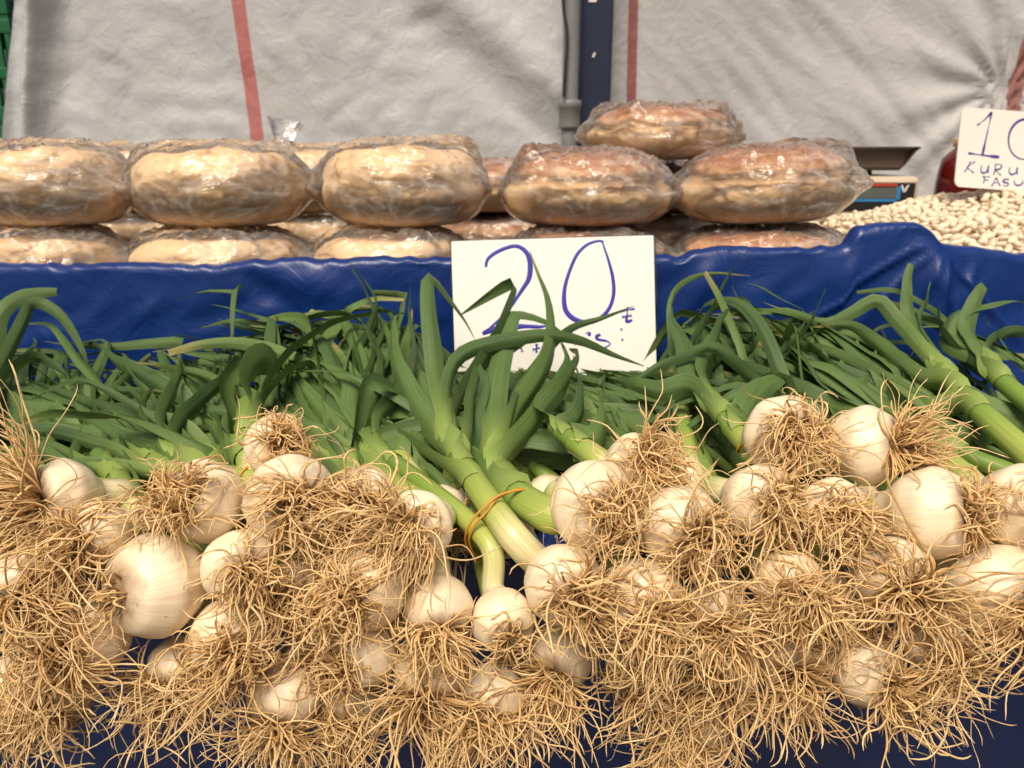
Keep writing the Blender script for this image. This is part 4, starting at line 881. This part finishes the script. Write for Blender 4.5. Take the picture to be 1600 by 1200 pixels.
# hand-placed stems and leaves of the plants that show best: points are (px, py, Y)
HERO = dict(
 A=dict(stem=[(800, 835, .468), (741, 752, .53), (706, 692, .585), (694, 655, .615)], r=(.0102, .0085), leaves=[
   (.60, .024, [(655, 708, .60), (600, 672, .64), (545, 610, .70), (500, 560, .74), (470, 540, .77)], 0),
   (.78, .024, [(650, 640, .635), (618, 570, .68), (612, 510, .715), (622, 490, .73), (640, 494, .735)], 0),
   (.90, .017, [(684, 590, .66), (674, 510, .70), (668, 448, .735), (674, 432, .745), (692, 450, .75), (720, 492, .755), (742, 530, .75)], 0),
   (.92, .022, [(722, 625, .66), (760, 560, .69), (792, 500, .725), (808, 450, .75), (800, 442, .755), (765, 462, .765), (720, 492, .775)], 0),
   (.88, .014, [(700, 612, .645), (718, 560, .67), (770, 537, .69), (850, 525, .70), (905, 532, .715), (960, 555, .735), (1006, 572, .745)], 0),
   (.70, .020, [(738, 668, .60), (742, 620, .645), (756, 570, .69), (800, 545, .72), (850, 520, .75)], 0)]),
 B=dict(stem=[(868, 806, .475), (818, 782, .50), (782, 748, .545), (774, 715, .575), (776, 690, .595)], r=(.0135, .0095), leaves=[
   (.72, .017, [(738, 700, .60), (744, 650, .63), (756, 600, .66), (745, 560, .69)], 0),
   (.92, .020, [(772, 630, .64), (780, 570, .68), (795, 515, .715), (806, 490, .73), (850, 500, .74), (900, 540, .745)], 0),
   (.95, .022, [(812, 640, .635), (850, 580, .67), (866, 520, .71), (858, 470, .735), (842, 425, .755), (828, 392, .77)], 0),
   (.80, .025, [(830, 670, .615), (880, 605, .655), (896, 580, .68), (905, 555, .70), (890, 545, .73)], 0),
   (.90, .012, [(810, 620, .64), (850, 560, .69), (890, 515, .735), (940, 498, .755), (990, 478, .77)], 0),
   (.55, .022, [(738, 725, .575), (690, 700, .60), (640, 685, .63), (590, 640, .68), (570, 600, .72)], 0)]),
 C=dict(stem=[(768, 858, .475), (722, 806, .503), (650, 748, .555), (598, 708, .60), (566, 682, .625)], r=(.0072, .0068), leaves=[
   (.82, .022, [(556, 640, .65), (552, 600, .68), (520, 570, .71), (470, 560, .74)], 0),
   (.90, .020, [(548, 650, .65), (510, 610, .69), (470, 580, .72), (440, 565, .74)], 0),
   (.93, .018, [(590, 620, .66), (600, 570, .70), (580, 520, .74), (590, 470, .775), (560, 425, .80), (548, 412, .805)], 0),
   (.86, .018, [(596, 650, .64), (640, 600, .68), (650, 540, .73), (640, 480, .77), (642, 440, .785)], 0)]),
 D=dict(stem=[(402, 745, .535), (390, 700, .57), (388, 660, .60), (388, 630, .62)], r=(.0125, .011), leaves=[
   (.75, .036, [(392, 610, .645), (398, 578, .665), (415, 562, .685), (432, 575, .70), (436, 610, .695), (428, 650, .685)], 0),
   (.55, .028, [(362, 660, .61), (348, 620, .65), (362, 580, .69), (400, 560, .72)], 0),
   (.85, .026, [(415, 625, .64), (445, 590, .67), (480, 570, .70), (500, 590, .71)], 0),
   (.9, .020, [(420, 600, .65), (470, 540, .72), (540, 500, .76), (600, 488, .78), (622, 490, .79)], 0)]),
 E=dict(stem=[(405, 752, .52), (345, 742, .545), (290, 722, .575), (255, 692, .60)], r=(.0095, .0075), leaves=[
   (.95, .020, [(232, 655, .63), (228, 625, .65), (240, 605, .67)], 0), (.97, .020, [(258, 650, .635), (275, 605, .675), (284, 575, .70), (278, 548, .72)], 0),
   (.9, .020, [(290, 655, .63), (335, 610, .67), (372, 575, .70), (380, 555, .72)], 0), (.7, .028, [(250, 712, .59), (190, 695, .615), (140, 660, .64), (115, 632, .66), (120, 620, .67)], 0)]),
 F=dict(stem=[(940, 722, .525), (900, 692, .555), (868, 668, .59)], r=(.0095, .008), leaves=[
   (.85, .018, [(905, 650, .61), (912, 610, .64), (900, 570, .67), (895, 555, .68)], 0), (.95, .020, [(850, 640, .62), (880, 600, .66), (890, 560, .70), (870, 520, .74)], 0),
   (.6, .018, [(935, 680, .575), (945, 640, .61), (930, 610, .64)], 0)]),
 G=dict(stem=[(1168, 692, .545), (1135, 656, .58), (1100, 612, .63)], r=(.0085, .0075), leaves=[
   (.9, .020, [(1102, 575, .66), (1118, 535, .69), (1126, 505, .71), (1140, 480, .74)], 0), (.85, .020, [(1080, 580, .655), (1070, 535, .69), (1050, 500, .73), (1050, 480, .75)], 0),
   (.7, .020, [(1075, 605, .63), (1030, 612, .64), (985, 600, .66), (950, 590, .69)], 0), (.5, .026, [(1165, 655, .58), (1180, 625, .60), (1205, 600, .625), (1236, 588, .645)], 0)]),
 I=dict(stem=[(1530, 770, .515), (1478, 722, .555), (1420, 690, .59), (1350, 655, .63)], r=(.0105, .0085), leaves=[
   (.8, .022, [(1330, 625, .66), (1280, 590, .69), (1230, 560, .72), (1190, 545, .75)], 0), (.95, .022, [(1290, 635, .66), (1220, 600, .68), (1150, 570, .71), (1110, 560, .74)], 0),
   (.9, .020, [(1300, 610, .67), (1250, 550, .73), (1200, 520, .77), (1130, 520, .78)], 0)]),
 H=dict(stem=[(1640, 740, .545), (1560, 670, .60), (1500, 612, .66), (1452, 552, .72)], r=(.0112, .0085), leaves=[
   (.93, .016, [(1425, 500, .765), (1418, 450, .785), (1424, 412, .80)], 1), (.95, .013, [(1440, 505, .765), (1448, 470, .78), (1455, 440, .79)], 0),
   (.88, .014, [(1400, 500, .755), (1370, 470, .77), (1330, 490, .775), (1290, 505, .78), (1240, 490, .78), (1180, 482, .785)], 0),
   (.75, .020, [(1430, 590, .70), (1370, 540, .74), (1330, 510, .76), (1270, 510, .78)], 0), (.6, .021, [(1450, 640, .66), (1380, 600, .70), (1310, 560, .73), (1240, 535, .75), (1190, 520, .77)], 0)]),
 J=dict(stem=[(1650, 800, .52), (1590, 745, .555), (1520, 715, .58), (1462, 680, .61)], r=(.008, .007), leaves=[
   (.9, .020, [(1400, 640, .65), (1330, 590, .69), (1270, 565, .72), (1200, 560, .75)], 0), (.95, .018, [(1420, 640, .65), (1380, 600, .70), (1340, 560, .74), (1300, 540, .77)], 0)]),
 K=dict(stem=[(1700, 700, .58), (1620, 640, .64), (1560, 590, .69), (1530, 555, .73)], r=(.010, .008), leaves=[
   (.85, .022, [(1515, 510, .76), (1530, 460, .78), (1538, 446, .79)], 1), (.9, .020, [(1480, 530, .76), (1495, 490, .775), (1540, 475, .785), (1590, 470, .79), (1640, 490, .79)], 0),
   (.8, .022, [(1500, 560, .74), (1470, 520, .765), (1464, 480, .785)], 1), (.95, .018, [(1560, 530, .76), (1600, 520, .77), (1650, 540, .77)], 0)]),
 Lf=dict(stem=[(-60, 720, .56), (-30, 660, .62), (-20, 600, .68)], r=(.010, .008), leaves=[
   (.9, .020, [(-10, 540, .74), (0, 490, .775), (30, 465, .785), (60, 458, .79), (88, 456, .79)], 1), (.95, .015, [(10, 560, .73), (40, 500, .77), (52, 472, .785), (90, 490, .785), (125, 540, .78), (142, 590, .77)], 0),
   (.85, .018, [(20, 580, .71), (60, 560, .74), (110, 590, .745)], 0)]),
 Mf=dict(stem=[(640, 740, .58), (610, 690, .63), (560, 630, .68)], r=(.009, .008), leaves=[
   (.9, .020, [(540, 580, .72), (500, 540, .75), (430, 545, .77), (370, 560, .775), (300, 575, .775)], 0), (.95, .016, [(560, 560, .74), (590, 500, .78), (575, 460, .80), (552, 420, .81)], 1),
   (.8, .018, [(500, 600, .70), (430, 570, .74), (360, 545, .77), (260, 520, .79)], 0), (.9, .013, [(600, 560, .74), (560, 495, .785), (500, 490, .80), (440, 510, .80), (350, 540, .80)], 0)]),
 Nf=dict(stem=[(1080, 740, .56), (1070, 680, .62), (1060, 620, .67)], r=(.009, .0075), leaves=[
   (.9, .016, [(1075, 560, .73), (1110, 490, .78), (1140, 430, .81), (1160, 385, .825)], 0), (.95, .009, [(1050, 540, .75), (1050, 470, .79), (1070, 440, .81), (1110, 428, .815), (1172, 430, .815)], 0),
   (.85, .018, [(1120, 570, .72), (1180, 545, .75), (1170, 500, .77), (1145, 448, .80)], 1), (.92, .012, [(1090, 540, .75), (1120, 480, .785), (1165, 468, .795), (1176, 500, .79)], 0), (.8, .018, [(1160, 600, .69), (1240, 540, .74), (1270, 500, .775), (1290, 452, .80)], 1)]),
)
def stem_pts(p, key, start):
    pts = [start-p['a']*.006, start+p['a']*.008]+[PY(*q) for q in HERO[key]['stem']]
    return np.array(pts)
def build_plant(p, idx):
    grp = 'green garlic plants heaped on the lower shelf'; b0 = p['c']-np.array([0, 0, p['r']])
    root = thing('garlic_plant', p['lab'], 'garlic', tuple(b0), grp)
    start = make_bulb(p, root)
    make_roots(p, root, idx)
    key = p['stem'] if isinstance(p['stem'], str) else None
    if key:
        H = HERO[key]; P, rad = make_stem(stem_pts(p, key, start), root, H['r'][0], H['r'][1], [l[0] for l in H['leaves'] if l[0] < .93]); p['P'] = P; p['rad'] = rad
        for ts, wl, pts, cut in H['leaves']: leaf_from(P, rad, ts, np.array([PY(*q) for q in pts]), root, wl, bool(cut), rng.normal()*.25)
        return
    inner, side = p['opt'].get('inner'), p['opt'].get('side'); x = p['c'][0]
    drift = float(np.interp(x, [-.5, -.2, 0, .2, .5], [-.40, -.25, -.06, -.26, -.34]))+rng.normal()*.14
    if p['stem'] is not None:
        end = PY(p['stem'][0], p['stem'][1], .60+.03*random.random()); end[2] = min(end[2], .915)-.012
    else: end = np.array([x+drift*.16+rng.normal()*.015, .64+.05*rng.random(), .868+.022*rng.random()+(0.008 if inner else 0)])
    low_b = p['c'][2] < .86
    mid = .5*(start+end); mid[2] = max(min(mid[2], .90), .855) if not low_b else max(.858, mid[2])
    q1 = start+p['a']*.02
    if low_b: q1 = start+nrm(p['a']*.4+np.array([0, .5, .6]))*.02
    pts = np.array([start-p['a']*.006, q1, mid, end]); r0 = min(.0098, p['r']*.36)
    P, rad = make_stem(pts, root, r0, r0*.82, [.7, .85]); p['P'] = P; p['rad'] = rad
    nl = 6 if not (side or inner) else 9
    for k in range(nl):
        auto_leaf(P, rad, .62+.36*k/nl, root, .18+.15*rng.random(), .12+.50*rng.random()*(1 if inner or side else .6), drift, .868+.034*rng.random(), .0075+.0105*rng.random())
for i, p in enumerate(plants): build_plant(p, i)
# extra hand-placed plants whose bulbs lie under the others or beyond the picture
for key, c, lab in (('H', PY(1716, 806, .50), 'green garlic plant with a thick stem and a tall clipped leaf before the blue fold'), ('J', PY(1720, 860, .47), 'green garlic plant with a slim bright stem beneath the thick one'),
                    ('K', PY(1790, 760, .53), 'green garlic plant with clipped leaves standing up beside the blue fold'), ('Lf', PY(-110, 770, .52), 'green garlic plant with a long leaf arching over against the blue sheet'),
                    ('Mf', PY(690, 800, .545), 'green garlic plant with leaves sweeping sideways beside the price card'), ('Nf', PY(1085, 800, .545), 'green garlic plant with thin pointed leaves reaching up past the price card')):
    s0 = PY(*HERO[key]['stem'][0]); p = dict(c=c, r=.023, a=nrm(s0-c), stem=key, opt=dict(n=24, L=.04), lab=lab)
    plants.append(p); C = np.vstack([C, c]); RR = np.append(RR, .023); AX = np.vstack([AX, p['a']]); build_plant(p, len(plants)-1)

# ------------------------------------------------------------------ rubber bands
def band_loop(name, pts, label, r=.0009):
    o_ = thing(name, label, 'rubber band', tuple(np.mean(pts, axis=0)), 'rubber bands round the garlic bunches')
    P = np.array(pts); n = 70; Pc = np.vstack([P, P[:1]]); Cc = catmull(np.vstack([P[-1:], Pc, P[1:2]]), n*2)
    i0 = np.argmin(np.linalg.norm(Cc-P[0], axis=1)[:n]); 
    t = np.linspace(0, 1, len(P), endpoint=False); ang = np.linspace(0, 1, n, endpoint=False); out = []
    m = len(P)
    for a in ang:
        k = int(a*m); f = a*m-k; A_, B_, C_, D_ = P[(k-1) % m], P[k % m], P[(k+1) % m], P[(k+2) % m]
        out.append(.5*((2*B_)+(-A_+C_)*f+(2*A_-5*B_+4*C_-D_)*f*f+(-A_+3*B_-3*C_+D_)*f**3))
    V, Q, al, an = tube(np.array(out), r, 8, True); part('loop', V, Q, M['band'], o_); return o_
bt = [[(826, 766, .497), (785, 772, .486), (757, 792, .480), (736, 816, .478), (727, 842, .482), (738, 868, .494), (770, 880, .53), (810, 840, .55), (835, 790, .535)],
      [(818, 764, .498), (780, 777, .486), (762, 798, .480), (742, 820, .478), (733, 845, .481), (746, 872, .494), (776, 882, .532), (812, 842, .552), (832, 790, .537)]]
ob = band_loop('rubber_band', [PY(*q) for q in bt[0]], 'orange rubber band tying the thick and thin stems into a bunch')
o2 = band_loop('rubber_band', [PY(*q) for q in bt[1]], 'x'); ch = o2.children[0]; ch.parent = ob; ch.location = np.array(o2.location)-np.array(ob.location); bpy.data.objects.remove(o2)
def ring_on(pl, t, label, k=1.12):
    P, rad = pl['P'], pl['rad']; i = int(t*(len(P)-1)); T = nrm(P[i+1]-P[i-1]); e1 = nrm(np.cross(T, [.2, .1, 1])); e2 = np.cross(T, e1); R = rad[i]*k
    band_loop('rubber_band', [P[i]+R*(math.cos(a)*e1+math.sin(a)*e2)+T*.003*math.sin(a) for a in np.linspace(0, 2*math.pi, 10, endpoint=False)], label)
byk = {p['stem']: p for p in plants if isinstance(p['stem'], str)}
ring_on(byk['E'], .30, 'yellow rubber band on the stem of the plump bulb beneath the small top bulb')
ring_on(byk['G'], .30, 'yellow rubber band on the stem behind the topmost garlic bulb')
ring_on(byk['I'], .22, 'yellow rubber band round a stem beside the speckled garlic bulb')
